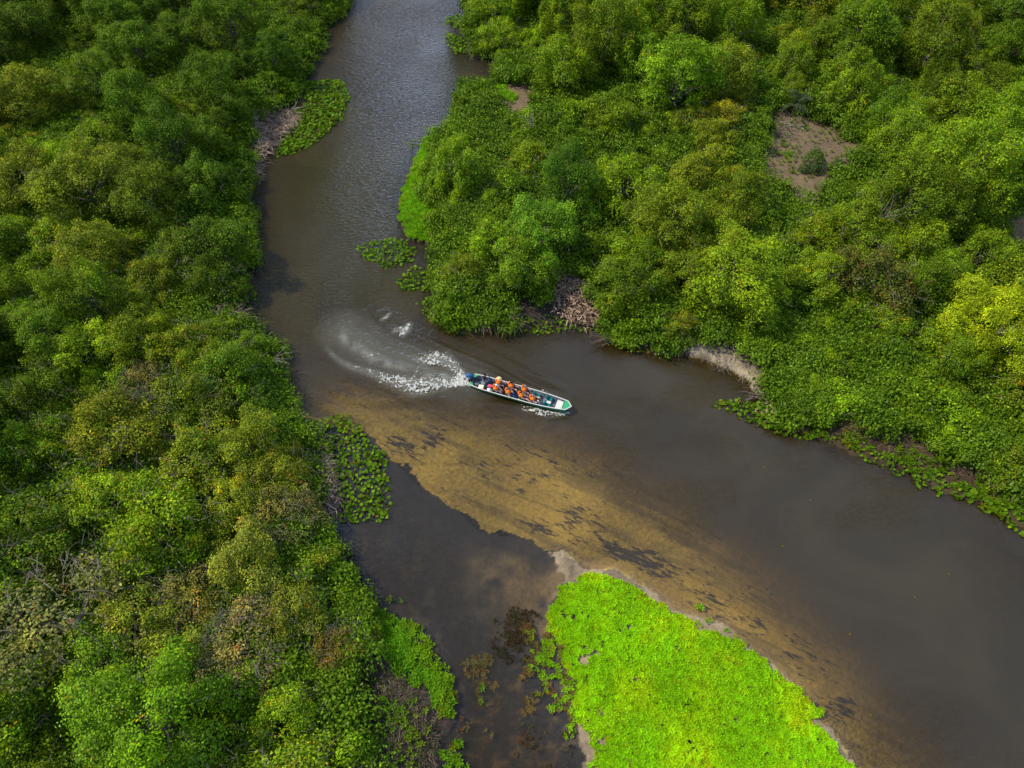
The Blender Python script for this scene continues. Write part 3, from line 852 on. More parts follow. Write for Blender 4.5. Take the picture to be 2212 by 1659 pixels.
# ------------------------------------------------------------------ marsh grass
def sprig(nb=8, seed=1, L=.30, W_=.045, lift=.45):
    g = np.random.default_rng(seed); V, F, T = [], [], []
    for k in range(nb):
        az = 2 * math.pi * k / nb + g.normal(0, .25); el = lift * g.uniform(.5, 1.9)
        l_ = L * g.uniform(.7, 1.15); w = W_ * g.uniform(.8, 1.2)
        dx, dy = math.cos(az), math.sin(az); nx, ny = -dy, dx
        o = len(V); hgt = l_ * math.sin(el); fl = l_ * math.cos(el)
        V += [(0, 0, 0), (dx * fl * .5 + nx * w, dy * fl * .5 + ny * w, hgt * .72), (dx * fl * .5 - nx * w, dy * fl * .5 - ny * w, hgt * .72), (dx * fl, dy * fl, hgt * .92)]
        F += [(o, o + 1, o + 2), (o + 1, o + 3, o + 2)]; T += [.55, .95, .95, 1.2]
    return np.array(V), np.array(F), np.array(T)
SPR = sprig()

def grass(name, poly, dens, label, col, zoff=.05, clus=None, size=(.8, 1.25), ragged=.9, thin=0.0, hmax=.22, seed=5, holes=()):
    g = np.random.default_rng(seed)
    P = WP(poly); lo = P.min(0) - .5; hi = P.max(0) + .5
    lo = np.maximum(lo, (-95, -4)); hi = np.minimum(hi, (95, 115))
    n = int((hi[0] - lo[0]) * (hi[1] - lo[1]) * dens)
    x = g.uniform(lo[0], hi[0], n); y = g.uniform(lo[1], hi[1], n)
    wx = x + (fbm(x, y, .8, 4) - .5) * 2 * ragged; wy = y + (fbm(x + 31, y, .8, 4) - .5) * 2 * ragged
    sdp = sdist(P, wx, wy)
    k = sdp > 0
    k &= g.random(n) > thin * np.clip(1.3 - sdp, 0, 1)
    k &= ~((fbm(x, y, 1.3, 4) < .25) & (sdp < 3))
    if clus: k &= fbm(x, y, 1.0, 5) + .12 * g.random(n) > clus
    for hp, hr in holes:
        hx, hy, _ = at(*hp); k &= ((x - hx) ** 2 + (y - hy) ** 2) > (hr * (.6 + .9 * fbm(x, y, 2.5, 3))) ** 2
    x, y, sdp = x[k], y[k], sdp[k]
    gz = ground(x, y)
    z_ = np.maximum(gz, 0.0) + zoff + hmax * np.clip(sdp / 2, 0, 1) * fbm(x, y, .7, 3) + g.uniform(0, .07, len(x))
    t = np.array(col)[None] * (.70 + .55 * fbm(x, y, .30, 4))[:, None] * g.normal(1, .22, (len(x), 1)).clip(.4, 1.7)
    yl = fbm(x + 50, y, .5, 3)
    t = t * (1 + np.clip(yl - .45, 0, 1)[:, None] * np.array([1.6, .35, 0]))
    br = (g.random(len(x)) < .04 + .12 * (sdp < .5)); t[br] *= np.array([1.15, .7, .8])
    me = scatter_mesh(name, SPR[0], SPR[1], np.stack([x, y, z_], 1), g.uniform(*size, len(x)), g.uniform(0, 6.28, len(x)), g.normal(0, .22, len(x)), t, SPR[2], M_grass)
    print('GRASS', name, len(x))
    return link(name, me, label=label, category='grass', kind='stuff')

GI = [(1272,1246),(1330,1252),(1420,1300),(1500,1345),(1560,1375),(1610,1388),(1680,1452),(1722,1502),(1785,1575),(1843,1655),(1925,1790),(1960,1850),(1250,1850),(1272,1659),(1262,1592),(1232,1560),(1238,1480),(1222,1420),(1182,1372),(1182,1340),(1215,1290)]
LIME = (.26, .54, .005)
grass('marsh_grass', GI, 85, 'thick lime green grass covering the low island at the bottom', LIME, size=(.55, .95), hmax=.20, holes=[((1300, 1606), .25), ((1238, 1645), .6), ((1370, 1468), .2)])
grass('marsh_grass', [(815,1325),(905,1345),(925,1380),(955,1430),(985,1500),(985,1540),(955,1560),(920,1500),(860,1460),(800,1400)], 60, 'green grass sprouting along the left lagoon shore', (.11, .27, .008), seed=6, ragged=.7, thin=.5)
grass('marsh_grass', [(960,1590),(1010,1580),(1030,1640),(1060,1680),(960,1700),(945,1640)], 30, 'thin grass shoots at the bottom of the lagoon', (.15, .33, .008), seed=7, thin=1)
grass('marsh_grass', [(985,1440),(1010,1400),(1060,1480),(1070,1600),(1010,1580)], 5, 'scattered green shoots standing in the muddy lagoon', (.12, .28, .01), seed=8, thin=1, hmax=0)
grass('marsh_grass', [(1130,1330),(1180,1335),(1240,1400),(1250,1500),(1262,1600),(1200,1610),(1150,1500)], 26, 'scattered green shoots along the island edge', (.17, .37, .006), seed=9, thin=.8, hmax=0, clus=.54, size=(.6, 1.0))
grass('marsh_grass', [(790,1440),(860,1470),(930,1540),(950,1640),(900,1720),(820,1640)], 9, 'shoots and seedlings sprouting through the brown litter on the lagoon shore', (.09, .19, .008), seed=39, thin=.8, hmax=.1)
grass('marsh_grass', [(820,1265),(880,1290),(870,1350),(800,1320)], 6, 'few dark shoots in the water beside the left bank', (.07, .17, .02), seed=19, thin=1, hmax=0)
grass('marsh_grass', [(918,300),(950,292),(940,330),(925,370),(925,420),(945,480),(965,520),(950,536),(905,525),(880,510),(868,470),(868,430),(882,385)], 42, 'lime green grass strip along the right bank of the channel', (.17, .38, .008), seed=10, ragged=.5, hmax=.3)
grass('marsh_grass', [(1055,188),(1085,192),(1115,225),(1108,240),(1080,225)], 34, 'small lime green grass patch behind the mud inlet', (.20, .44, .008), seed=11, ragged=.4)
grass('marsh_grass', [(1662,325),(1700,345),(1720,362),(1700,372),(1670,350)], 18, 'patchy grass on the bare clearing', (.13, .24, .012), seed=12, thin=.6)
grass('marsh_grass', [(1450,1300),(1500,1312),(1560,1345),(1600,1380),(1520,1360)], 9, 'thin shoots on the sandy rim of the island', (.17, .36, .01), seed=13, thin=.8, hmax=0)

grass('creeping_plants', [(1690,915),(1800,925),(1900,955),(1990,985),(2100,1030),(2212,1100),(2300,1150),(2300,1190),(2205,1140),(2100,1088),(1950,1018),(1800,955),(1700,935)], 20, 'creeping plants straggling over the muddy right shore', (.10, .21, .006), seed=51, thin=.4, clus=.50, hmax=.15)['category'] = 'creeping plants'
for k_, (po_, la_) in enumerate((([(1125,1335),(1215,1345),(1240,1430),(1245,1560),(1180,1600),(1120,1520),(1130,1430)], 'tan clumps of algae breaking the surface beside the island'),
                 ([(985,1400),(1060,1420),(1075,1520),(1050,1600),(990,1560)], 'tan clumps of algae in the middle of the lagoon mouth'),
                 ([(1045,1320),(1140,1310),(1190,1340),(1130,1440),(1070,1430)], 'dark brown clumps of algae at the head of the lagoon weeds'),
                 ([(1120,1560),(1220,1590),(1230,1700),(1100,1720)], 'brown algae along the lower lagoon edge'))):
    ag_ = grass('algae', po_, 70, la_, ((.15, .125, .04), (.14, .115, .04), (.045, .044, .022), (.062, .058, .028))[k_], zoff=.0, clus=.575, size=(.35, .8), hmax=.04, ragged=1.0, thin=.3, seed=60 + k_)
    ag_['category'] = 'algae'
grass('seedlings', CLEAR[0], 2.2, 'seedlings and shoots scattered over the bare clearing', (.10, .18, .012), seed=71, thin=.3, hmax=.05)['category'] = 'seedlings'

# ------------------------------------------------------------------ hyacinth mats
def pad(seed, n=9):
    g = np.random.default_rng(seed); V = [(0, 0, 0)]
    for k in range(n):
        t = 2 * math.pi * k / n + .15
        rr = .5 * (1 - (.28 if k == n - 1 else 0)) * g.uniform(.92, 1.06)
        V.append((rr * math.cos(t) * 1.02, rr * math.sin(t), .10 + g.normal(0, .025)))
    F = [(0, k + 1, (k + 1) % n + 1) for k in range(n)]
    # petiole under the blade
    o = len(V); V += [(.02, 0, -.01), (-.02, .02, -.01), (.12, .05, -.75)]; F += [(o, o + 1, o + 2)]
    return np.array(V), np.array(F)
PAD = [pad(s) for s in range(3)]
PADT = np.ones(13); PADT[0] = .8; PADT[10:] = .5
PADM = []
for tt in ((.10, .20, .005), (.060, .135, .005), (.165, .275, .006), (.17, .13, .012)):
    for pv, pf in PAD[:2]:
        PADM.append(mesh_np('hyacinth_leaf', pv, pf, [M_hya], {'tint': PADT[:, None] * np.array(tt)[None]}))
UPX = np.array([.095, .19, .005])
def mat_of_leaves(poly, dens_, label, nobj, seed, size=(.20, .34), thin=.3, height=.30, ragged=.45, lit=(0, 0, 0), zmin=.03):
    g = np.random.default_rng(seed); P = WP(poly); lo = P.min(0) - .4; hi = P.max(0) + .4
    n = int((hi[0] - lo[0]) * (hi[1] - lo[1]) * dens_ * 1.5)
    x = g.uniform(lo[0], hi[0], n); y = g.uniform(lo[1], hi[1], n)
    wx = x + (fbm(x, y, .9, 3) - .5) * 2 * ragged; wy = y + (fbm(x + 11, y, .9, 3) - .5) * 2 * ragged
    s_ = sdist(P, wx, wy)
    k = (s_ > 0) & (g.random(n) > thin * (fbm(x, y, 1.2, 3)))
    x, y, s_ = x[k], y[k], s_[k]
    z_ = np.maximum(ground(x, y), 0) + zmin + height * g.random(len(x)) * np.clip(.3 + s_, 0, 1)
    order = np.argsort(-z_); x, y, z_ = x[order], y[order], z_[order]
    cx, cy = float(x.mean()), float(y.mean())
    t = thing('hyacinth_mat', label, 'water plants', (cx, cy, 0), 0, 'mats of floating water plants')
    sc = g.uniform(*size, len(x)) * .85; rot = g.uniform(0, 6.28, len(x)); tl = g.normal(0, .60, len(x))
    for j in range(min(nobj, len(x))):
        o = link('leaf', PADM[int(g.choice(len(PADM), p=[.2, .2, .15, .15, .12, .12, .03, .03]))], t, (x[j] - cx, y[j] - cy, z_[j]))
        o.rotation_euler = (tl[j], g.normal(0, .3), rot[j]); o.scale = (sc[j],) * 3
    if len(x) > nobj:
        q = slice(nobj, None); m_ = len(x[q])
        tt = UPX[None] * g.normal(1, .22, (m_, 1)).clip(.5, 1.7) * (1 + (g.random((m_, 1)) < .12) * np.array([.5, .1, 0]))
        me = scatter_mesh('leaves', PAD[2][0], PAD[2][1], np.stack([x[q] - cx, y[q] - cy, z_[q]], 1), sc[q], rot[q], tl[q], tt, PADT, M_hya)
        link('leaves', me, t, kind='stuff')
    print('MAT', len(x))
    return t
mat_of_leaves([(662,176),(742,170),(757,212),(735,262),(692,300),(640,334),(598,340),(604,305),(640,262),(610,250),(655,228)], 17, 'large leafy floating mat at the upper bend of the left bank', 300, 21, size=(.26, .44))
mat_of_leaves([(690,905),(735,892),(775,900),(800,940),(828,975),(845,1075),(832,1132),(775,1128),(738,1128),(722,1060),(700,1000),(684,945)], 18, 'round leaved floating mat beside the left bank below the boat wake', 300, 22, size=(.24, .36), thin=.6)
mat_of_leaves([(770,538),(800,520),(870,515),(902,532),(898,568),(852,578),(828,582),(776,556)], 15, 'small floating leaf island in the channel by the lime grass', 160, 23, size=(.26, .42), thin=.7)
mat_of_leaves([(850,608),(895,578),(945,572),(955,620),(900,628),(870,628)], 15, 'leaf mat hugging the point below the small floating island', 120, 24, size=(.24, .38), thin=.6)
mat_of_leaves([(893,652),(940,640),(970,685),(1040,704),(1040,716),(960,712),(920,690)], 15, 'leaf mat fringing the tip of the right bank opposite the wake', 150, 25, thin=.4)
mat_of_leaves([(1110,700),(1180,690),(1300,700),(1300,722),(1200,718),(1115,722)], 13, 'low leafy fringe below the heap of dead leaves', 110, 26, thin=.5)
mat_of_leaves([(1533,873),(1590,862),(1640,866),(1700,900),(1785,925),(1770,948),(1690,942),(1600,908)], 18, 'bright leafy mat jutting into the river below the sandy bank', 250, 27, size=(.24, .38), thin=.4)
mat_of_leaves([(1785,940),(1900,975),(2060,1035),(2212,1110),(2300,1160),(2300,1200),(2205,1150),(2100,1098),(1950,1030),(1800,965)], 22, 'sparse straggling leaf mat along the muddy right shore', 260, 28, size=(.20, .36), thin=.9, ragged=.8)
mat_of_leaves([(962,38),(1002,28),(1005,62),(965,56)], 9, 'tiny leaf mat at the top of the right bank', 40, 29, size=(.3, .5))
mat_of_leaves([(958,70),(1000,85),(1025,126),(985,118),(962,95)], 9, 'leaf mat under the tree just above the mud inlet', 60, 30, size=(.3, .5))
mat_of_leaves([(535,590),(552,620),(550,690),(530,690)], 8, 'dark leaves trailing from the shaded left bank', 40, 31, size=(.24, .4), thin=.8)
mat_of_leaves([(1370,752),(1440,768),(1430,780),(1375,764)], 9, 'few floating leaves under the drooping bare branches', 30, 33)
mat_of_leaves([(878,312),(915,295),(925,310),(890,325)], 7, 'sparse sprigs off the head of the lime grass strip', 30, 34, size=(.26, .4), thin=1)

# ------------------------------------------------------------------ dead reeds and litter
def tangle(name, poly, n, label, seed, L=(.5, 1.4), w=.025, cols=((.24, .165, .12), (.16, .11, .08), (.32, .24, .17)), zh=.5, lying=.25, z0=0.05):
    g = np.random.default_rng(seed); P = WP(poly); lo = P.min(0); hi = P.max(0)
    x = g.uniform(lo[0], hi[0], n * 4); y = g.uniform(lo[1], hi[1], n * 4)
    k = sdist(P, x + g.normal(0, .2, n * 4), y + g.normal(0, .2, n * 4)) > 0
    x, y = x[k][:n], y[k][:n]; n = len(x)
    z_ = np.maximum(ground(x, y), 0) + z0 + zh * g.random(n) * fbm(x, y, .8, 2) * 1.4
    az = g.uniform(0, 6.28, n) ; el = g.normal(.1, lying, n); ln = g.uniform(*L, n)
    bend = g.normal(0, .7, n)
    pts = [np.stack([x, y, z_], 1)]
    for s_ in range(3):
        d = np.stack([np.cos(az) * np.cos(el), np.sin(az) * np.cos(el), np.sin(el)], 1)
        pts.append(pts[-1] + d * (ln / 3)[:, None]); az = az + bend * .6; el = el - .25
    V = []; 
    for j, p in enumerate(pts):
        ww = w * (1, 1, .8, .25)[j]
        sx = np.stack([-np.sin(az), np.cos(az), np.full(n, .4)], 1)
        V += [p + sx * ww, p - sx * ww]
    V = np.stack(V, 1)                # n,8,3
    F = []
    for j in range(3):
        a0 = 2 * j; F.append([a0, a0 + 1, a0 + 3, a0 + 2])
    F = np.array(F)[None] + (np.arange(n) * 8)[:, None, None]
    cc = np.array(cols)[g.integers(0, len(cols), n)] * g.normal(1, .2, (n, 1)).clip(.5, 1.6)
    me = mesh_np(name, V.reshape(-1, 3), F.reshape(-1, 4), [M_dry], {'tint': np.repeat(cc, 8, 0)})
    return link(name, me, label=label, category='dead reeds', kind='stuff')
tangle('dead_reeds', [(548,205),(575,215),(600,235),(640,250),(642,275),(605,300),(590,330),(560,350),(540,320),(545,260)], 2600, 'grey pink dead reeds heaped behind the upper leaf mat', 41, w=.03, zh=.9, L=(.6, 1.6))
tangle('dead_reeds', [(545,330),(565,345),(560,390),(540,400),(530,350)], 700, 'dead reeds at the tail of the upper leaf mat', 42)
tangle('dead_reeds', [(1195,615),(1250,605),(1285,640),(1300,700),(1290,716),(1225,700),(1195,680)], 1000, 'pinkish heap of dead leaves and reeds on the right bank', 43, w=.05, L=(.25, .8), zh=.8, cols=((.34, .21, .14), (.24, .15, .10), (.40, .28, .18)))
tangle('dead_reeds', [(1020,680),(1080,672),(1125,695),(1120,716),(1040,716)], 900, 'brown dead stems hanging over the water opposite the wake', 44, zh=.8)
tangle('dead_reeds', [(430,660),(510,645),(535,690),(520,705),(455,712)], 800, 'dead reeds in the gap of the left bank above the boat wake', 45)
tangle('dead_reeds', [(800,1450),(870,1460),(930,1520),(955,1590),(940,1659),(900,1700),(830,1659),(790,1560)], 3000, 'brown leaf litter and dead stems on the lagoon shore', 46, w=.018, L=(.12, .5), zh=.2, cols=((.085, .058, .038), (.05, .035, .025), (.17, .12, .08), (.05, .085, .012)))
tangle('dead_reeds', [(1800,905),(1900,930),(2010,950),(2140,985),(2212,1040),(2212,1090),(2050,1030),(1900,975),(1810,945)], 800, 'straggling dry stems over the muddy right shore', 47, w=.012, zh=.3, L=(.3, .9), cols=((.17, .12, .08), (.10, .07, .05), (.26, .20, .14)))
tangle('dead_reeds', [(1560,735),(1585,750),(1640,800),(1655,850),(1630,860),(1600,800),(1500,770),(1440,762),(1450,745)], 380, 'dry twigs and roots above the pale sandy bank', 48, w=.013, zh=.4, cols=((.36, .31, .24), (.25, .20, .15)))
tangle('dead_reeds', [(1680,262),(1720,268),(1730,285),(1705,318),(1680,325),(1668,300)], 500, 'fallen twigs on the upper part of the bare clearing', 49, w=.02, zh=.2)
tangle('dead_reeds', [(680,940),(700,960),(715,1040),(728,1120),(700,1110),(680,1040)], 800, 'grey dead stems behind the round leaved mat', 50, zh=.9)

# bare branches, log, stump
def branch_thing(name, cat, label, vxy, dirs, seed, L, r, mat=M_deadwood, z=.5, n=7):
    g = random.Random(seed); x, y, _ = at(*vxy); parts = []
    for k in range(n):
        d = Vector(dirs) + Vector((g.gauss(0, .35), g.gauss(0, .35), g.gauss(0, .12))); d.normalize()
        p = Vector((g.gauss(0, .25), g.gauss(0, .25), 0)); pts = [p]; l_ = L * g.uniform(.6, 1)
        for j in range(4):
            d = (d + Vector((g.gauss(0, .2), g.gauss(0, .2), g.gauss(-.02, .1)))).normalized(); pts.append(pts[-1] + d * l_ / 4)
        parts.append(tube(pts, [r, r * .8, r * .6, r * .4, r * .15], 5))
        for j in (1, 2, 3):
            e = (d + Vector((g.gauss(0, .7), g.gauss(0, .7), g.gauss(0, .3)))).normalized()
            parts.append(tube([pts[j], pts[j] + e * l_ * .18, pts[j] + e * l_ * .3], [r * .4, r * .3, r * .1], 4))
    V, F = join(parts)
    me = mesh_np(name, np.array([tuple(v) for v in V]), F, [mat])
    o = link(name, me, None, (x, y, z)); o['label'] = label; o['category'] = cat
    return o
branch_thing('bare_branch', 'branch', 'bare grey branches drooping from the right bank over the water', (1325, 738), (-1, -.35, -.02), 3, 2.6, .035)
branch_thing('bare_branch', 'branch', 'grey twigs overhanging the water at the pale sandy bank', (1560, 790), (-.6, -.8, .0), 4, 1.6, .03)
branch_thing('bare_branch', 'branch', 'bare brown twigs reaching over the water beside the bright leafy mat', (1640, 862), (-1, .1, .05), 5, 1.8, .03)
branch_thing('bare_branch', 'branch', 'pale bare branches above the olive mound of vines', (1850, 560), (.3, .2, .35), 6, 3.2, .03, z=5.2)
branch_thing('bare_branch', 'branch', 'grey bare twigs behind the trees of the lime grass strip', (1145, 330), (-.2, .6, .9), 8, 2.2, .03, z=3.2)
branch_thing('bare_branch', 'branch', 'dark bare twigs overhanging the wake from the left bank', (600, 800), (1, -.1, .1), 9, 1.8, .03, z=1.6)
branch_thing('fallen_branch', 'branch', 'crooked fallen branch lying across the upper leaf mat', (632, 245), (1, .5, .05), 10, 1.8, .07, z=.5, n=2)
branch_thing('stump', 'stump', 'weathered grey stump with spreading roots above the muddy shore', (1810, 905), (-.2, .3, .5), 11, 1.8, .14, z=.5, n=9)
x, y, _ = at(1712, 292)
V, F = tube([(-1, 0, 0), (-.3, .1, .02), (.5, .05, 0), (1.1, .2, .03)], [.13, .14, .12, .09], 9)
o = link('fallen_log', mesh_np('fallen_log', np.array([tuple(v) for v in V]), F, [M_deadwood]), None, (x, y, float(ground(np.array([x]), np.array([y]))[0]) + .14))
o['label'] = 'pale fallen log on the bare clearing'; o['category'] = 'log'
# low palm at the head of the clearing
x, y, _ = at(1706, 262)
pt = thing('palm', 'grey green spiky palm at the upper edge of the bare clearing', 'palm', (x, y, float(ground(np.array([x]), np.array([y]))[0])))
V, F = tube([(0, 0, -.2), (0, 0, .6), (.05, 0, 1.3)], [.2, .16, .12], 8)
link('trunk', mesh_np('palm_trunk', np.array([tuple(v) for v in V]), F, [M_bark]), pt)
fv, fb, ft = sprig(2, 4, 1, .1, .3)
g = np.random.default_rng(9)
fr_parts = []
pos_, nr_, dv_ = [], [], []
for k in range(22):
    s_ = k / 21; c = np.array([s_ * 1.7, 0, .75 * math.sin(s_ * 2.5)])
    for sg in (-1, 1):
        d = unit(np.array([.6, sg * .8, -.15])); pos_.append(c + d * .22); dv_.append(d); nr_.append(unit(np.array([0, 0, 1.0]) + g.normal(0, .2, 3)))
V, F = leaf_quads(np.array(pos_), np.array(nr_), np.array(dv_), .5, .06)
frond = mesh_np('frond', V, F, [M_grass], {'tint': np.tile([.07, .095, .045], (len(V), 1))})
for k in range(11):
    o = link('frond', frond, pt, (.05, 0, 1.3)); o.rotation_euler = (random.gauss(0, .2), random.gauss(-.1, .3), k * .571)

# floating leaves on the river
x = []; 
for k, (fx, fy) in enumerate(((1690, 1180), (1975, 1290), (2048, 1240), (1835, 1370), (1880, 1545), (1650, 1010), (1750, 1080))):
    wx, wy, _ = at(fx, fy)
    o = link('floating_leaf', PADM[6], None, (wx, wy, .02)); o.scale = (.16, .12, .1); o.rotation_euler = (0, 0, k)
    o['label'] = 'yellowed leaf adrift on the brown water, %s counted downwards' % ('fourth', 'fifth', 'third', 'sixth', 'last', 'first', 'second')[k]
    o['category'] = 'leaf'; o['group'] = 'yellowed leaves adrift'

# ------------------------------------------------------------------ foam of the wake
m = N('foam')
nz = m.noise(9, 5, .6)
cc_ = m.mix(m.ramp(nz, .3, .7), (.20, .19, .13), (.58, .58, .52))
p = m.n('BsdfPrincipled', Base__Color=cc_, Roughness=.55)
p.inputs['Subsurface Weight'].default_value = 0
M_foam = m.done(p.outputs[0])
fx = np.arange(-20, 9, .03); fy = np.arange(27, 46, .03)
FX, FY = [a.ravel() for a in np.meshgrid(fx, fy, indexing='ij')]
cb = Z2([(x_, y_) for pts, _, _ in BANDS for x_, y_ in pts])
D = np.zeros(len(FX)); AL = np.zeros(len(FX)); AC = np.zeros(len(FX))
for pts, ws, ds in BANDS:
    Pq = Z2(pts); run = 0
    for i in range(len(Pq) - 1):
        a_, b_ = Pq[i], Pq[i + 1]; ab = b_ - a_; L = float(ab @ ab)
        wm_ = max(ws[i], ws[i + 1]) * 1.5
        sel = np.nonzero((FX > min(a_[0], b_[0]) - wm_) & (FX < max(a_[0], b_[0]) + wm_) & (FY > min(a_[1], b_[1]) - wm_) & (FY < max(a_[1], b_[1]) + wm_))[0]
        x_, y_ = FX[sel], FY[sel]
        t = np.clip(((x_ - a_[0]) * ab[0] + (y_ - a_[1]) * ab[1]) / L, 0, 1)
        d = np.hypot(x_ - a_[0] - t * ab[0], y_ - a_[1] - t * ab[1])
        w_ = ws[i] * (1 - t) + ws[i + 1] * t; q = ds[i] * (1 - t) + ds[i + 1] * t
        v_ = q * np.clip(1.4 - d / w_, 0, 1)
        up_ = v_ > D[sel]
        D[sel] = np.where(up_, v_, D[sel]); AL[sel] = np.where(up_, run + t * math.sqrt(L), AL[sel]); AC[sel] = np.where(up_, d, AC[sel])
        run += math.sqrt(L)
sel = np.nonzero(D > .02)[0]
x_, y_ = FX[sel], FY[sel]
wxx = x_ + (fbm(x_, y_, 1.5, 3) - .5) * .5; wyy = y_ + (fbm(x_ + 50, y_, 1.5, 3) - .5) * .5
cell = 1 - np.abs(fbm(wxx, wyy, 2.4, 3) * 2 - 1) * 3.2            # thin connected threads
cell2 = 1 - np.abs(fbm(wxx + 20, wyy, 5.5, 2) * 2 - 1) * 2.6
fine = fbm(x_ + 3, y_ + 8, 9.0, 3)
tex = np.maximum(cell, cell2 * .9) * .5 + (fine - .5) * .9 + (fbm(x_, y_, .9, 2) - .5) * .5
val = np.zeros(len(FX)); val[sel] = D[sel] * .80 + tex * 1.05
on = (val > .885) & (D > .05)
cellg = grid_faces(len(fx), len(fy))
kp = on[cellg].sum(1) >= 3
cf = cellg[kp]
us, inv = np.unique(cf, return_inverse=True)
hz = .02 + np.clip(val[us] - .86, 0, 1) * .12 + (fbm(FX[us], FY[us], 7, 3) - .4) * .09
me = mesh_np('foam', np.stack([FX[us], FY[us], hz + .02], 1), inv.reshape(-1, 4), [M_foam], smooth=False)
link('wake_foam', me, label='white churned foam trailing behind the motorboat', category='foam', kind='stuff')
print('FOAM', len(cf))

# ------------------------------------------------------------------ the boat
M_white = simple('white_paint', (.60, .58, .50), .5, grain=.1)
M_green = simple('green_paint', (.03, .30, .12), .4, grain=.15)
M_greend = simple('hull_green', (.02, .17, .045), .4, grain=.2)
M_grey = simple('grey_inner', (.16, .17, .18), .7, grain=.18, gscale=5)
M_teal = simple('teal_seat', (.004, .23, .19), .4, grain=.06)
M_motor = simple('motor_blue', (.012, .085, .20), .3, grain=.06)
M_black = simple('black_rubber', (.02, .02, .022), .5)
M_metal = simple('metal', (.5, .5, .5), .35, 1)
M_orange = simple('orange_vest', (1.0, .23, .008), .7, grain=.08)
M_strap = simple('strap', (.03, .02, .02), .7)
M_skin = [simple('skin', c, .55, grain=.05) for c in ((.72, .44, .32), (.50, .27, .17), (.30, .16, .10))]
CL = {k: simple('cloth_' + k, c, .85, grain=.08) for k, c in dict(navy=(.012, .03, .10), jeans=(.015, .07, .19), black=(.018, .018, .022), charcoal=(.05, .05, .06), red=(.60, .02, .05), olive=(.15, .16, .08),
      blue=(.015, .06, .28), white=(.75, .75, .73), grey=(.22, .23, .25), straw=(.78, .56, .26), khaki=(.30, .26, .17), slate=(.09, .10, .12), hair=(.02, .014, .010), pale=(.45, .52, .58), pink=(.55, .06, .12)).items()}

def box(c, s, rz=0.0, rx=0.0, ry=0.0):
    M_ = Matrix.Translation(c) @ Euler((rx, ry, rz)).to_matrix().to_4x4()
    V = [M_ @ Vector((s[0] * a / 2, s[1] * b / 2, s[2] * c_ / 2)) for a in (-1, 1) for b in (-1, 1) for c_ in (-1, 1)]
    return V, [(0, 1, 3, 2), (4, 6, 7, 5), (0, 4, 5, 1), (2, 3, 7, 6), (0, 2, 6, 4), (1, 5, 7, 3)]
def pmesh(name, parts, mat, bevel=0.0, smooth=False, sub=0):
    V, F = join(parts) if isinstance(parts, list) else parts
    bm = bmesh.new(); vs = [bm.verts.new(v) for v in V]
    for f in F:
        try: bm.faces.new([vs[i] for i in f])
        except ValueError: pass
    if bevel: bmesh.ops.bevel(bm, geom=bm.edges[:], offset=bevel, segments=2, affect='EDGES')
    bmesh.ops.recalc_face_normals(bm, faces=bm.faces)
    me = bpy.data.meshes.new(name); bm.to_mesh(me); bm.free(); me.materials.append(mat)
    if smooth:
        for p_ in me.polygons: p_.use_smooth = True
    return me

boat = thing('motorboat', 'long green and grey open motorboat with white rims carrying tourists down the river', 'motorboat', (stern.x, stern.y, 0), BANG)
boat.rotation_euler = (0, math.radians(-1.2), BANG)
def half(s):      # half beam at gunwale, s = 0 stern .. 1 bow
    if s < .12: return .60 + .10 * s / .12
    if s < .55: return .70
    if s < .955: return .70 - .25 * ((s - .55) / .405) ** 2.2
    return .45 - .45 * ((s - .955) / .045)
ST = [0, .03, .07, .12, .2, .3, .4, .5, .58, .66, .74, .8, .86, .9, .93, .955]
def station(s):
    h = half(s); sheer = .40 + .05 * (2 * s - 1) ** 2 + .22 * max(0, s - .55) ** 2
    floor = -.10 + .42 * max(0, s - .72) ** 1.5
    return h, sheer, floor
def loft(off, ins, fz, name, mat, thick_ends=True):
    V, F = [], []
    for s in ST:
        h, zt, zb = station(s); h -= ins; x_ = s * BL
        if s == 0: x_ += ins
        V += [(x_, -h, zt), (x_, -h * .90, (zt + zb) * .5), (x_, -h * .78, zb + fz), (x_, 0, zb + fz - .02), (x_, h * .78, zb + fz), (x_, h * .90, (zt + zb) * .5), (x_, h, zt)]
    n_ = len(ST)
    for i in range(n_ - 1):
        for k in range(6): a_ = i * 7 + k; F.append((a_, a_ + 1, a_ + 8, a_ + 7))
    F.append((0, 1, 2, 3, 4, 5, 6))
    e = (n_ - 1) * 7; h, zt, zb = station(.955)
    tipx = BL - ins * 1.2
    V += [(tipx, 0, zt + .04), (tipx - .12, 0, zt * .45), (tipx - .38, 0, zb + fz)]
    t0 = len(V) - 3
    F += [(e, e + 1, t0 + 1, t0), (e + 1, e + 2, t0 + 2, t0 + 1), (e + 2, e + 3, t0 + 2), (e + 3, e + 4, t0 + 2), (e + 4, e + 5, t0 + 1, t0 + 2), (e + 5, e + 6, t0, t0 + 1)]
    return pmesh(name, (V, F), mat)
link('hull', loft(0, 0, 0, 'hull', M_greend), boat)
link('interior', loft(0, .035, .05, 'interior', M_grey), boat)
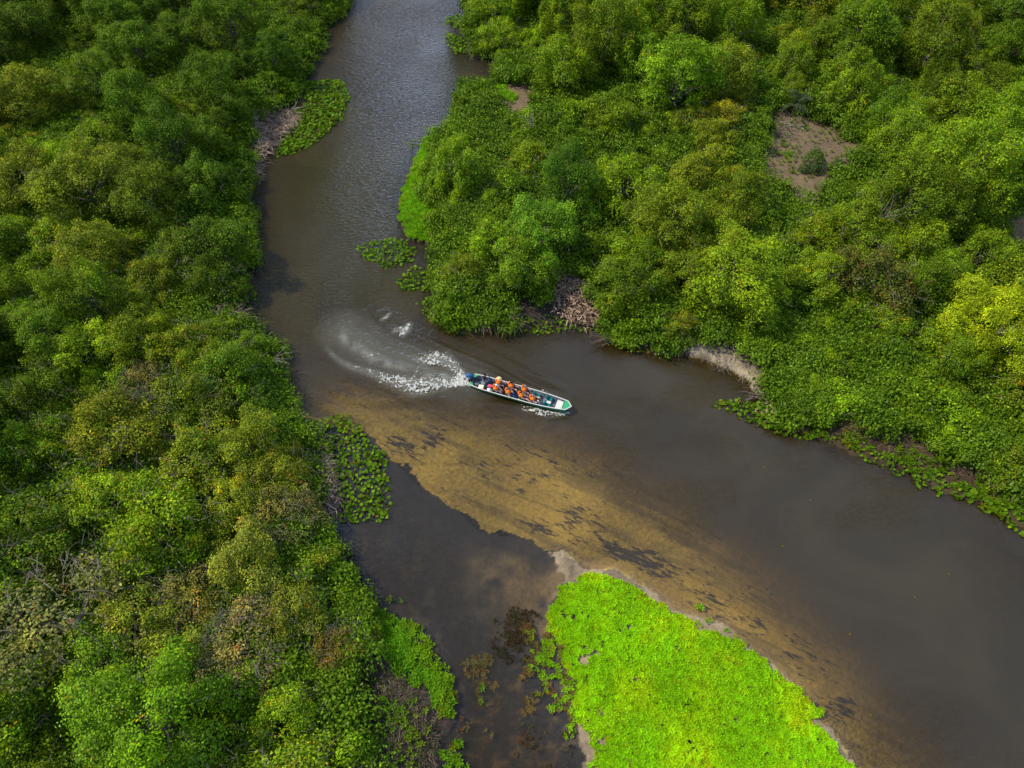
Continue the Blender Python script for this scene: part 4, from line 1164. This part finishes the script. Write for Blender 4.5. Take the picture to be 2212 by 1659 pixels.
# ribs and floor boards
for s in np.arange(.09, .90, .062):
    h, zt, zb = station(s); h -= .045; x_ = s * BL
    pts = [(x_, -h, zt - .03), (x_, -h * .9, (zt + zb) / 2), (x_, -h * .78, zb + .07), (x_, h * .78, zb + .07), (x_, h * .9, (zt + zb) / 2), (x_, h, zt - .03)]
    link('rib', pmesh('rib', [tube(pts, [.018] * 6, 4)], M_grey), boat)
for sgn in (-1, 1):
    pts = []
    for s in ST:
        h, zt, zb = station(s); pts.append((s * BL, sgn * h, zt + .015))
    pts.append((BL, 0, station(.955)[1] + .055))
    V, F = [], []
    for i, p_ in enumerate(pts):
        p_ = Vector(p_); d = (Vector(pts[min(i + 1, len(pts) - 1)]) - Vector(pts[max(i - 1, 0)])).normalized(); nn = Vector((-d.y, d.x, 0)).normalized()
        wv = .03
        for a_, b_ in ((-wv, -.03), (wv, -.03), (wv, .03), (-wv, .03)): V.append(p_ + nn * a_ + Vector((0, 0, b_)))
    for i in range(len(pts) - 1):
        for k in range(4): F.append((i * 4 + k, i * 4 + (k + 1) % 4, i * 4 + 4 + (k + 1) % 4, i * 4 + 4 + k))
    F += [(3, 2, 1, 0), tuple(len(V) - 4 + k for k in range(4))]
    link('gunwale', pmesh('gunwale', (V, F), M_white), boat)
# bow deck: two green panels meeting at a seam
h9, zt9, _ = station(.90); h94, zt94, _ = station(.955)
xb = BL * .925; hb = half(.925)
for sgn, nm in ((-1, M_green), (1, M_green)):
    V = [(xb, 0, zt94 + .05), (xb, sgn * (hb - .02), zt94 + .012), (BL * .955, sgn * (.43), zt94 + .015), (BL - .03, 0, zt94 + .06)]
    V2 = [Vector(v_) - Vector((0, 0, .03)) for v_ in V]
    F = [(0, 1, 2, 3), (7, 6, 5, 4), (0, 4, 5, 1), (1, 5, 6, 2), (2, 6, 7, 3), (3, 7, 4, 0)]
    link('bow_deck_panel', pmesh('bow_deck_panel', (V + V2, F), nm), boat)
# white bow boards
for k in range(4):
    x_ = BL * .862 + k * .135
    hh_ = half(x_ / BL) - .09
    link('plank', pmesh('plank', [box((x_, random.uniform(-.02, .02), .30 + random.uniform(0, .012)), (.125, hh_ * 1.9, .03), rz=random.uniform(-.02, .02))], M_white, .004), boat)
# stern corner plates
for sgn in (-1, 1):
    V = [(.0, sgn * .60, .47), (.42, sgn * .645, .46), (.06, sgn * .22, .46)]
    V2 = [Vector(v_) - Vector((0, 0, .03)) for v_ in V]
    link('corner_plate', pmesh('corner_plate', ([Vector(v_) for v_ in V] + V2, [(0, 1, 2), (5, 4, 3), (0, 3, 4, 1), (1, 4, 5, 2), (2, 5, 3, 0)]), M_green), boat)
# benches and seats.   rows given as distance from the stern
ROWS = [2.25, 3.35, 4.45, 5.5, 6.55]
ROWS = [r_w * BL / 8.4 for r_w in ROWS]
SY = .33
for i, rx_ in enumerate(ROWS):
    bench = link('bench', pmesh('bench', [box((rx_, 0, .20), (.34, half(rx_ / BL) * 1.72, .035))], M_white, .006), boat)
    bsy = min(SY, half(rx_ / BL) - .30)
    for sgn in (-1, 1):
        if i == 3 and False: continue
        link('seat', pmesh('seat', [box((rx_ + .02, sgn * bsy, .265), (.44, .40, .09))], M_teal, .03, True), boat)
        link('backrest', pmesh('backrest', [box((rx_ - .24, sgn * bsy, .50), (.055, .40, .40), ry=-.22)], M_teal, .02, True), boat)
        link('seat_post', pmesh('seat_post', [tube([(rx_ - .19, sgn * bsy - .1, .24), (rx_ - .22, sgn * bsy - .1, .40)], [.014] * 2, 6), tube([(rx_ - .19, sgn * bsy + .1, .24), (rx_ - .22, sgn * bsy + .1, .40)], [.014] * 2, 6)], M_metal), boat)
# helmsman's thwart
link('stern_bench', pmesh('stern_bench', [box((.95, .12, .22), (.34, 1.05, .04))], M_grey, .008), boat)
# outboard motor
mo = bpy.data.objects.new('outboard_motor', None); COL.objects.link(mo); mo.parent = boat; mo.location = (-.14, .05, .46)
def superell(cx, cy, cz, a_, b_, rings, n_=14, pw=.75):
    V, F = [], []
    for zz_, sc_, sh in rings:
        for k in range(n_):
            t = 2 * math.pi * k / n_; c_, s_ = math.cos(t), math.sin(t)
            V.append((cx + sh + a_ * sc_ * math.copysign(abs(c_) ** pw, c_), cy + b_ * sc_ * math.copysign(abs(s_) ** pw, s_), cz + zz_))
    for i in range(len(rings) - 1):
        for k in range(n_): F.append((i * n_ + k, i * n_ + (k + 1) % n_, (i + 1) * n_ + (k + 1) % n_, (i + 1) * n_ + k))
    F += [tuple(range(n_))[::-1], tuple(range((len(rings) - 1) * n_, len(rings) * n_))]
    return V, F
link('cowling', pmesh('cowling', [superell(-.12, 0, .12, .32, .21, [(0, .82, 0), (.04, .98, 0), (.20, 1.0, 0), (.32, .92, -.01), (.39, .74, -.02), (.42, .45, -.02)])], M_motor, smooth=True), mo)
link('cowling_stripe', pmesh('cowling_stripe', [box((-.14, -.212, .30), (.34, .012, .05)), box((-.14, .212, .30), (.34, .012, .05))], CL['pale']), mo)
link('leg', pmesh('leg', [superell(-.12, 0, -.75, .13, .07, [(0, .9, 0), (.5, .8, 0), (.87, 1.3, 0)], 10)], M_black), mo)
link('bracket', pmesh('bracket', [box((.10, 0, -.06), (.14, .30, .24))], M_black, .01), mo)
link('tiller', pmesh('tiller', [tube([(.14, .02, .18), (.42, .10, .24), (.78, .20, .26)], [.028, .024, .02], 8)], M_black), mo)
pv = []
for k in range(3):
    t = k * 2.094; pv.append(box((-.28, .09 * math.cos(t), -.72 + .09 * math.sin(t)), (.012, .07, .13), rx=t + math.pi / 2))
link('propeller', pmesh('propeller', pv, M_metal), mo)

# ------------------------------------------------------------------ people
ROT = Matrix.Rotation(BANG, 4, 'Z'); BOATM = Matrix.Translation((stern.x, stern.y, 0)) @ Matrix.Rotation(BANG, 4, 'Z') @ Matrix.Rotation(math.radians(-1.2), 4, 'Y')

def skin_body(J, E, rad, root):
    me = bpy.data.meshes.new('skel'); me.from_pydata([tuple(j) for j in J], E, []); me.update()
    o = bpy.data.objects.new('skel', me); COL.objects.link(o)
    md = o.modifiers.new('s', 'SKIN'); md.use_smooth_shade = True; md.branch_smoothing = .6
    for i, r_v in enumerate(rad):
        sv = me.skin_vertices[0].data[i]; sv.radius = r_v if isinstance(r_v, tuple) else (r_v, r_v); sv.use_root = (i == root)
    md2 = o.modifiers.new('u', 'SUBSURF'); md2.levels = 1; md2.render_levels = 1
    dg = bpy.context.evaluated_depsgraph_get(); ev = o.evaluated_get(dg)
    m2 = bpy.data.meshes.new_from_object(ev, depsgraph=dg)
    bpy.data.objects.remove(o); bpy.data.meshes.remove(me)
    return m2

def ell(c, r, n_=10, m_=7, nose=None):
    V, F = [], []
    c = Vector(c)
    for i in range(m_ + 1):
        ph = math.pi * i / m_
        for k in range(n_):
            t = 2 * math.pi * k / n_
            V.append(c + Vector((r[0] * math.sin(ph) * math.cos(t), r[1] * math.sin(ph) * math.sin(t), r[2] * math.cos(ph))))
    for i in range(m_):
        for k in range(n_): F.append((i * n_ + k, (i + 1) * n_ + k, (i + 1) * n_ + (k + 1) % n_, i * n_ + (k + 1) % n_))
    return V, F

def person(label, hip, lean=.25, yaw=0, side=0, legs=None, arms=None, skin=0, shirt='navy', pants='black', sleeves=True, longp=False, vest=True, hat=None, hatcol='grey', nod=.15, shoes='charcoal', scale=1.0):
    """local frame: x = facing, z up, origin at the pelvis; placed in the boat"""
    M_ = BOATM @ Matrix.Translation(hip) @ Matrix.Rotation(yaw, 4, 'Z') @ Matrix.Scale(scale, 4)
    t = thing('person', label, 'person'); t.matrix_world = M_
    t['group'] = 'people aboard the motorboat'
    sl_, cl_ = math.sin(lean), math.cos(lean)
    def tor(h, x=0, y=0): return Vector((-sl_ * h + x * cl_, y + side * h, cl_ * h + x * sl_))
    pel = Vector((0, 0, .02)); wai = tor(.18); che = tor(.36); nk = tor(.52, .01); hd = tor(.60, .02 + nod * .1)
    legs = legs or [((.43, .12, .08), (.50, .14, -.34)), ((.43, -.12, .08), (.50, -.14, -.34))]
    arms = arms or [((.10, .27, .22), (.30, .16, .12)), ((.10, -.27, .22), (.30, -.16, .12))]
    J = [pel, wai, che, nk, hd]; rad = [(.15, .12), (.14, .11), (.16, .12), (.055, .055), (.06, .06)]; E = [(0, 1), (1, 2), (2, 3), (3, 4)]
    tag_ = {}
    for li, (kn, ft) in enumerate(legs):
        sg = 1 if li == 0 else -1
        hp = Vector((.03, sg * .11, 0)); kn = Vector(kn); ft = Vector(ft)
        n0 = len(J); J += [hp, hp.lerp(kn, .5), kn, kn.lerp(ft, .45), ft, ft + Vector((.17, sg * .02, -.03))]
        rad += [.10, .088, .062, .056, .040, .032]; E += [(0, n0)] + [(n0 + q, n0 + q + 1) for q in range(5)]
    for ai, (el_, ha) in enumerate(arms):
        sg = 1 if ai == 0 else -1
        sh = tor(.46, 0, sg * .19); el_ = tor(el_[2], el_[0], el_[1]) if False else Vector(el_); ha = Vector(ha)
        n0 = len(J); J += [sh, sh.lerp(el_, .5), el_, el_.lerp(ha, .55), ha]
        rad += [.058, .050, .041, .034, (.034, .02)]; E += [(2, n0)] + [(n0 + q, n0 + q + 1) for q in range(4)]
        dh = (ha - el_).normalized(); sd_ = dh.cross(Vector((0, 0, 1))).normalized()
        tag_[ai] = (ha, dh, sd_)
    bm_ = skin_body(J, E, rad, 0)
    # fingers and thumb join the hands
    bm = bmesh.new(); bm.from_mesh(bm_)
    def addp(VF):
        vs = [bm.verts.new(v) for v in VF[0]]
        for f in VF[1]:
            try: bm.faces.new([vs[q] for q in f]).smooth = True
            except ValueError: pass
    for ai, (ha, dh, sd_) in tag_.items():
        for k, ln in enumerate((.065, .078, .073, .055)):
            b0 = ha + dh * .03 + sd_ * (.027 - .018 * k)
            addp(tube([b0 - dh * .02, b0 + dh * ln * .5, b0 + dh * ln * .85 + Vector((0, 0, -.025)), b0 + dh * ln * .75 + Vector((0, 0, -.045))], [.010, .009, .008, .006], 5))
        b0 = ha + sd_ * .03 * (1 if ai else -1)
        addp(tube([b0 - dh * .02, b0 + sd_ * .02 * (1 if ai else -1) + dh * .02, b0 + sd_ * .02 * (1 if ai else -1) + dh * .05 + Vector((0, 0, -.015))], [.011, .010, .007], 5))
    bm.to_mesh(bm_); bm.free()
    bm_.name = 'body'
    mats = [M_skin[skin], CL[shirt], CL[pants], CL[shoes]]
    for mm in mats: bm_.materials.append(mm)
    # which limb a face belongs to gives the cloth it wears
    JV = [Vector(j) for j in J]
    for p_ in bm_.polygons:
        c_ = p_.center; best = (9, 0)
        for ei, (a_, b_) in enumerate(E):
            A, B = JV[a_], JV[b_]; ab = B - A; tt = max(0, min(1, (c_ - A).dot(ab) / ab.length_squared)); dd = (c_ - A - ab * tt).length
            if dd < best[0]: best = (dd, ei, tt)
        ei = best[1]; mi = 0; p_.use_smooth = True
        if ei in (1, 2): mi = 1 if ei == 1 or best[2] < .5 else 0
        if ei == 0: mi = 1 if best[2] > .4 else 2
        if 4 <= ei < 16:
            q = (ei - 4) % 6
            mi = 2 if (q <= 1 or (q == 2 and (longp or best[2] < .55)) or (longp and q in (3, 4))) else 0
            if q == 5: mi = 3
            if q == 4 and best[2] > .9: mi = 3
        if ei >= 16:
            q = (ei - 16) % 5
            mi = 1 if (q <= 1 or (sleeves == 'long' and q <= 3)) else 0
        p_.material_index = mi
    link('body', bm_, t)
    # head with face
    hc = hd + Vector((.02, 0, .07)); Rh = Matrix.Rotation(nod, 4, 'Y')
    def H_(v): return hc + (Rh @ Vector(v))
    V, F = ell((0, 0, 0), (.098, .078, .125), 14, 10)
    V = [Vector((v.x * (1 + (.10 if v.x > 0 and v.z < -.03 else 0)), v.y * (1 - .22 * max(0, -v.z) / .125), v.z)) for v in V]
    parts = [(V, F), ell((.105, 0, -.015), (.022, .014, .028), 6, 5), ell((0, .080, -.01), (.02, .012, .032), 6, 5), ell((0, -.080, -.01), (.02, .012, .032), 6, 5), ell((.09, 0, -.062), (.014, .028, .008), 6, 4)]
    parts = [([H_(v) for v in q[0]], q[1]) for q in parts]
    head = link('head', pmesh('head', parts, M_skin[skin], smooth=True), t)
    for sg in (-1, 1):
        e_ = ell((.090, sg * .032, .012), (.012, .014, .009), 6, 5)
        link('eye', pmesh('eye', ([H_(v) for v in e_[0]], e_[1]), CL['hair']), head)
    def dome(r, zc_, low_, mat, nm):
        V, F = ell((-.008, 0, zc_), r, 14, 10); keepi = [q for q, v in enumerate(V) if v.z > low_]; mp_ = {q: w for w, q in enumerate(keepi)}
        F = [tuple(mp_[q] for q in f) for f in F if all(q in mp_ for q in f)]
        return link(nm, pmesh(nm, ([H_(V[q]) for q in keepi], F), mat, smooth=True), t)
    if hat != 'bald' :
        V, F = ell((-.016, 0, .012), (.104, .087, .128), 14, 10)
        kf = [f for f in F if sum(V[q].x for q in f) / len(f) < .02 or sum(V[q].z for q in f) / len(f) > .085]
        link('hair', pmesh('hair', ([H_(v) for v in V], kf), CL['hair'], smooth=True), t)
    if hat == 'cap':
        c_ = dome((.113, .096, .115), .035, .025, CL[hatcol], 'cap')
        br = [(.07, -.07, .055), (.13, -.062, .05), (.185, -.03, .045), (.195, 0, .045), (.185, .03, .045), (.13, .062, .05), (.07, .07, .055)]
        V = [H_(v) for v in br] + [H_((a_, b_, c2 - .01)) for a_, b_, c2 in br]
        n_ = 7; F = [tuple(range(n_)), tuple(range(n_, 2 * n_))[::-1]] + [(q, q + n_, (q + 1) % n_ + n_, (q + 1) % n_) for q in range(n_)]
        link('brim', pmesh('brim', (V, F), CL[hatcol]), c_)
    if hat == 'straw':
        c_ = dome((.112, .10, .13), .03, .02, CL['straw'], 'hat')
        V, F = [], []
        for q in range(18):
            tq = q / 18 * 6.283; up_ = .07 * abs(math.sin(tq)) ** 2
            V += [H_((.10 * math.cos(tq), .09 * math.sin(tq), .045)), H_((.24 * math.cos(tq), .20 * math.sin(tq), .03 + up_))]
            F.append((2 * q, 2 * q + 1, (2 * q + 3) % 36, (2 * q + 2) % 36))
        mb = pmesh('brim', (V, F), CL['straw'], smooth=True)
        bo = link('brim', mb, c_); sm_ = bo.modifiers.new('t', 'SOLIDIFY'); sm_.thickness = .01
    if vest:
        V, F = [], []
        n_ = 16
        rings = [(.10, 1.0, .94), (.14, 1.06, 1.05), (.30, 1.10, 1.12), (.42, 1.12, 1.10), (.49, 1.0, .95), (.535, .62, .72)]
        for h_, sx_, sy_ in rings:
            for k in range(n_):
                tq = 2 * math.pi * k / n_; c_, s_ = math.cos(tq), math.sin(tq)
                V.append(tor(h_, .185 * sx_ * math.copysign(abs(c_) ** .7, c_), .235 * sy_ * math.copysign(abs(s_) ** .7, s_)))
        for i in range(len(rings) - 1):
            for k in range(n_):
                if k == 0 and i > 1: pass
                F.append((i * n_ + k, i * n_ + (k + 1) % n_, (i + 1) * n_ + (k + 1) % n_, (i + 1) * n_ + k))
        vt = link('life_jacket', pmesh('life_jacket', (V, F), M_orange, smooth=True), t)
        # padded collar behind the neck and over the shoulders
        cv = [tor(.53, -.13, -.17), tor(.66, -.15, -.16), tor(.66, -.15, .16), tor(.53, -.13, .17), tor(.50, -.20, -.17), tor(.65, -.22, -.15), tor(.65, -.22, .15), tor(.50, -.20, .17)]
        link('collar', pmesh('collar', (cv, [(0, 1, 2, 3), (7, 6, 5, 4), (0, 4, 5, 1), (1, 5, 6, 2), (2, 6, 7, 3), (3, 7, 4, 0)]), M_orange, .015, True), vt)
        for sg in (-1, 1):
            V2, F2 = tube([tor(.53, -.10, sg * .15), tor(.555, .02, sg * .14), tor(.50, .12, sg * .11), tor(.40, .16, sg * .10)], [.055, .06, .055, .05], 8)
            link('shoulder_pad', pmesh('shoulder_pad', (V2, F2), M_orange, smooth=True), vt)
        for h_ in (.20, .33):
            pts = [tor(h_, .208 * math.copysign(abs(math.cos(q)) ** .7, math.cos(q)), .268 * math.copysign(abs(math.sin(q)) ** .7, math.sin(q))) for q in np.linspace(-2.2, 2.2, 13)]
            link('strap', pmesh('strap', [tube(pts, [.014] * 13, 4)], M_strap), vt)
        link('zip', pmesh('zip', [tube([tor(.12, .208), tor(.46, .198)], [.010] * 2, 4)], M_strap), vt)
    return t

ys_ = SY
SEATZ = .40
def hipat(row, side, dx=0, dy=0): 
    b_ = min(SY, half(ROWS[row] / BL) - .30)
    return (ROWS[row] - .02 + dx, side * (b_ + dy), SEATZ)
# side +1 = far side (away from camera), -1 = near side
person('helmsman in dark vest and blue jeans steering at the stern', (.98, .42, .40), lean=.05, yaw=-.45, legs=[((.42, .10, .06), (.62, .10, -.28)), ((.38, -.22, .04), (.48, -.34, -.30))],
       arms=[((.05, .30, .24), (-.15, .42, .12)), ((.20, -.24, .20), (.38, -.10, .10))], skin=1, shirt='charcoal', pants='jeans', longp=True, vest=False, hat='cap', hatcol='black', sleeves='long', nod=.1)
person('passenger in straw hat, red shirt and orange life jacket', hipat(0, 1), lean=.12, skin=0, shirt='red', pants='black', hat='straw', legs=[((.42, .20, .10), (.55, .26, -.30)), ((.40, -.08, .06), (.44, -.12, -.34))], nod=.35)
person('passenger in white cap and orange life jacket next to the pale bag', hipat(0, -1), lean=.12, skin=0, shirt='olive', pants='black', hat='cap', hatcol='white', nod=.3, arms=[((.14, .26, .20), (.34, .05, .12)), ((.10, -.28, .20), (.32, -.06, .11))])
person('passenger in black cap and orange life jacket with bare legs', hipat(1, 1), lean=.18, skin=0, shirt='navy', pants='navy', hat='cap', hatcol='black', legs=[((.44, .16, .10), (.58, .16, -.30)), ((.42, -.16, .08), (.66, -.22, -.28))], nod=.2)
person('passenger in grey cap and blue jeans resting an arm on the white rim', hipat(1, -1, 0, .02), lean=.22, skin=0, shirt='navy', pants='jeans', longp=True, hat='cap', hatcol='slate', shoes='white', legs=[((.44, .12, .06), (.86, .08, -.24)), ((.42, -.12, .06), (.84, -.10, -.26))],
       arms=[((.12, .26, .22), (.32, .12, .14)), ((.08, -.30, .22), (.24, -.36, .10))], nod=.25)
person('passenger in grey cap sitting cross legged by the far rim', hipat(2, 1), lean=.10, skin=0, shirt='khaki', pants='blue', hat='cap', hatcol='grey', legs=[((.38, .22, .12), (.50, .02, -.04)), ((.38, -.20, .08), (.46, -.14, -.32))], shoes='white', nod=.3)
person('dark haired passenger in orange life jacket stretching a leg forward', hipat(2, -1), lean=.22, skin=0, shirt='khaki', pants='khaki', legs=[((.40, .14, .12), (.48, .20, -.28)), ((.44, -.10, .06), (.86, -.16, -.20))], nod=.35)
person('passenger in grey cap with raised knees, front row of the group', hipat(3, -1, -.05), lean=.34, skin=0, shirt='slate', pants='black', hat='cap', hatcol='grey', legs=[((.38, .26, .28), (.52, .30, -.20)), ((.40, -.08, .26), (.56, -.12, -.24))], nod=.3,
       arms=[((.12, .28, .22), (.34, .24, .20)), ((.10, -.30, .20), (.22, -.24, .14))])

# loose things aboard
def aboard(name, cat, label, parts, mat, loc, bevel=.01, rz=0, smooth=False):
    o = link(name, pmesh(name, parts, mat, bevel, smooth)); o.matrix_world = BOATM @ Matrix.Translation(loc) @ Matrix.Rotation(rz, 4, 'Z')
    o['label'] = label; o['category'] = cat
    return o
bx_ = aboard('storage_box', 'box', 'cream lidded box on the boat floor behind the helmsman', [box((0, 0, .15), (.46, .34, .28))], CL['khaki'], (.95, -.36, -.02), rz=.1)
ld = link('lid', pmesh('lid', [box((-.02, 0, .315), (.42, .36, .04))], simple('cream', (.78, .68, .44), .6), .008), bx_)
bg_ = aboard('bag', 'bag', 'pale blue and white bag hanging beside the white capped passenger', [box((0, 0, .14), (.40, .22, .30))], CL['white'], (1.72, -.44, .12), .05, smooth=True)
link('strap', pmesh('strap', [box((.08, 0, .14), (.03, .235, .315))], CL['black'], .004), bg_)
aboard('red_bag', 'bag', 'red duffel bag lying between helmsman and passengers', [superell(0, 0, 0, .26, .17, [(0, .8, 0), (.06, 1, 0), (.16, .95, 0), (.24, .6, 0)])], CL['pink'], (1.62, .02, .05), 0, smooth=True)
aboard('fuel_tank', 'fuel tank', 'dark fuel tank on the boat floor by the motor', [superell(0, 0, 0, .24, .18, [(0, .9, 0), (.03, 1, 0), (.20, 1, 0), (.26, .8, 0)])], CL['slate'], (.48, -.12, -.03), 0, smooth=True)
aboard('held_cap', 'cap', 'pale blue cap lying beside the front row passenger', [ell((0, 0, .04), (.13, .11, .10), 12, 8)], CL['pale'], (ROWS[3] + .12, -.50, .44), 0, smooth=True)
aboard('sneaker', 'shoe', 'white sneaker resting near the far rim', [superell(0, 0, 0, .15, .05, [(0, 1, 0), (.05, .95, 0), (.09, .6, -.03)])], CL['white'], (ROWS[2] + .85, .46, .06), 0, smooth=True)

# a little air
S.render.film_transparent = False
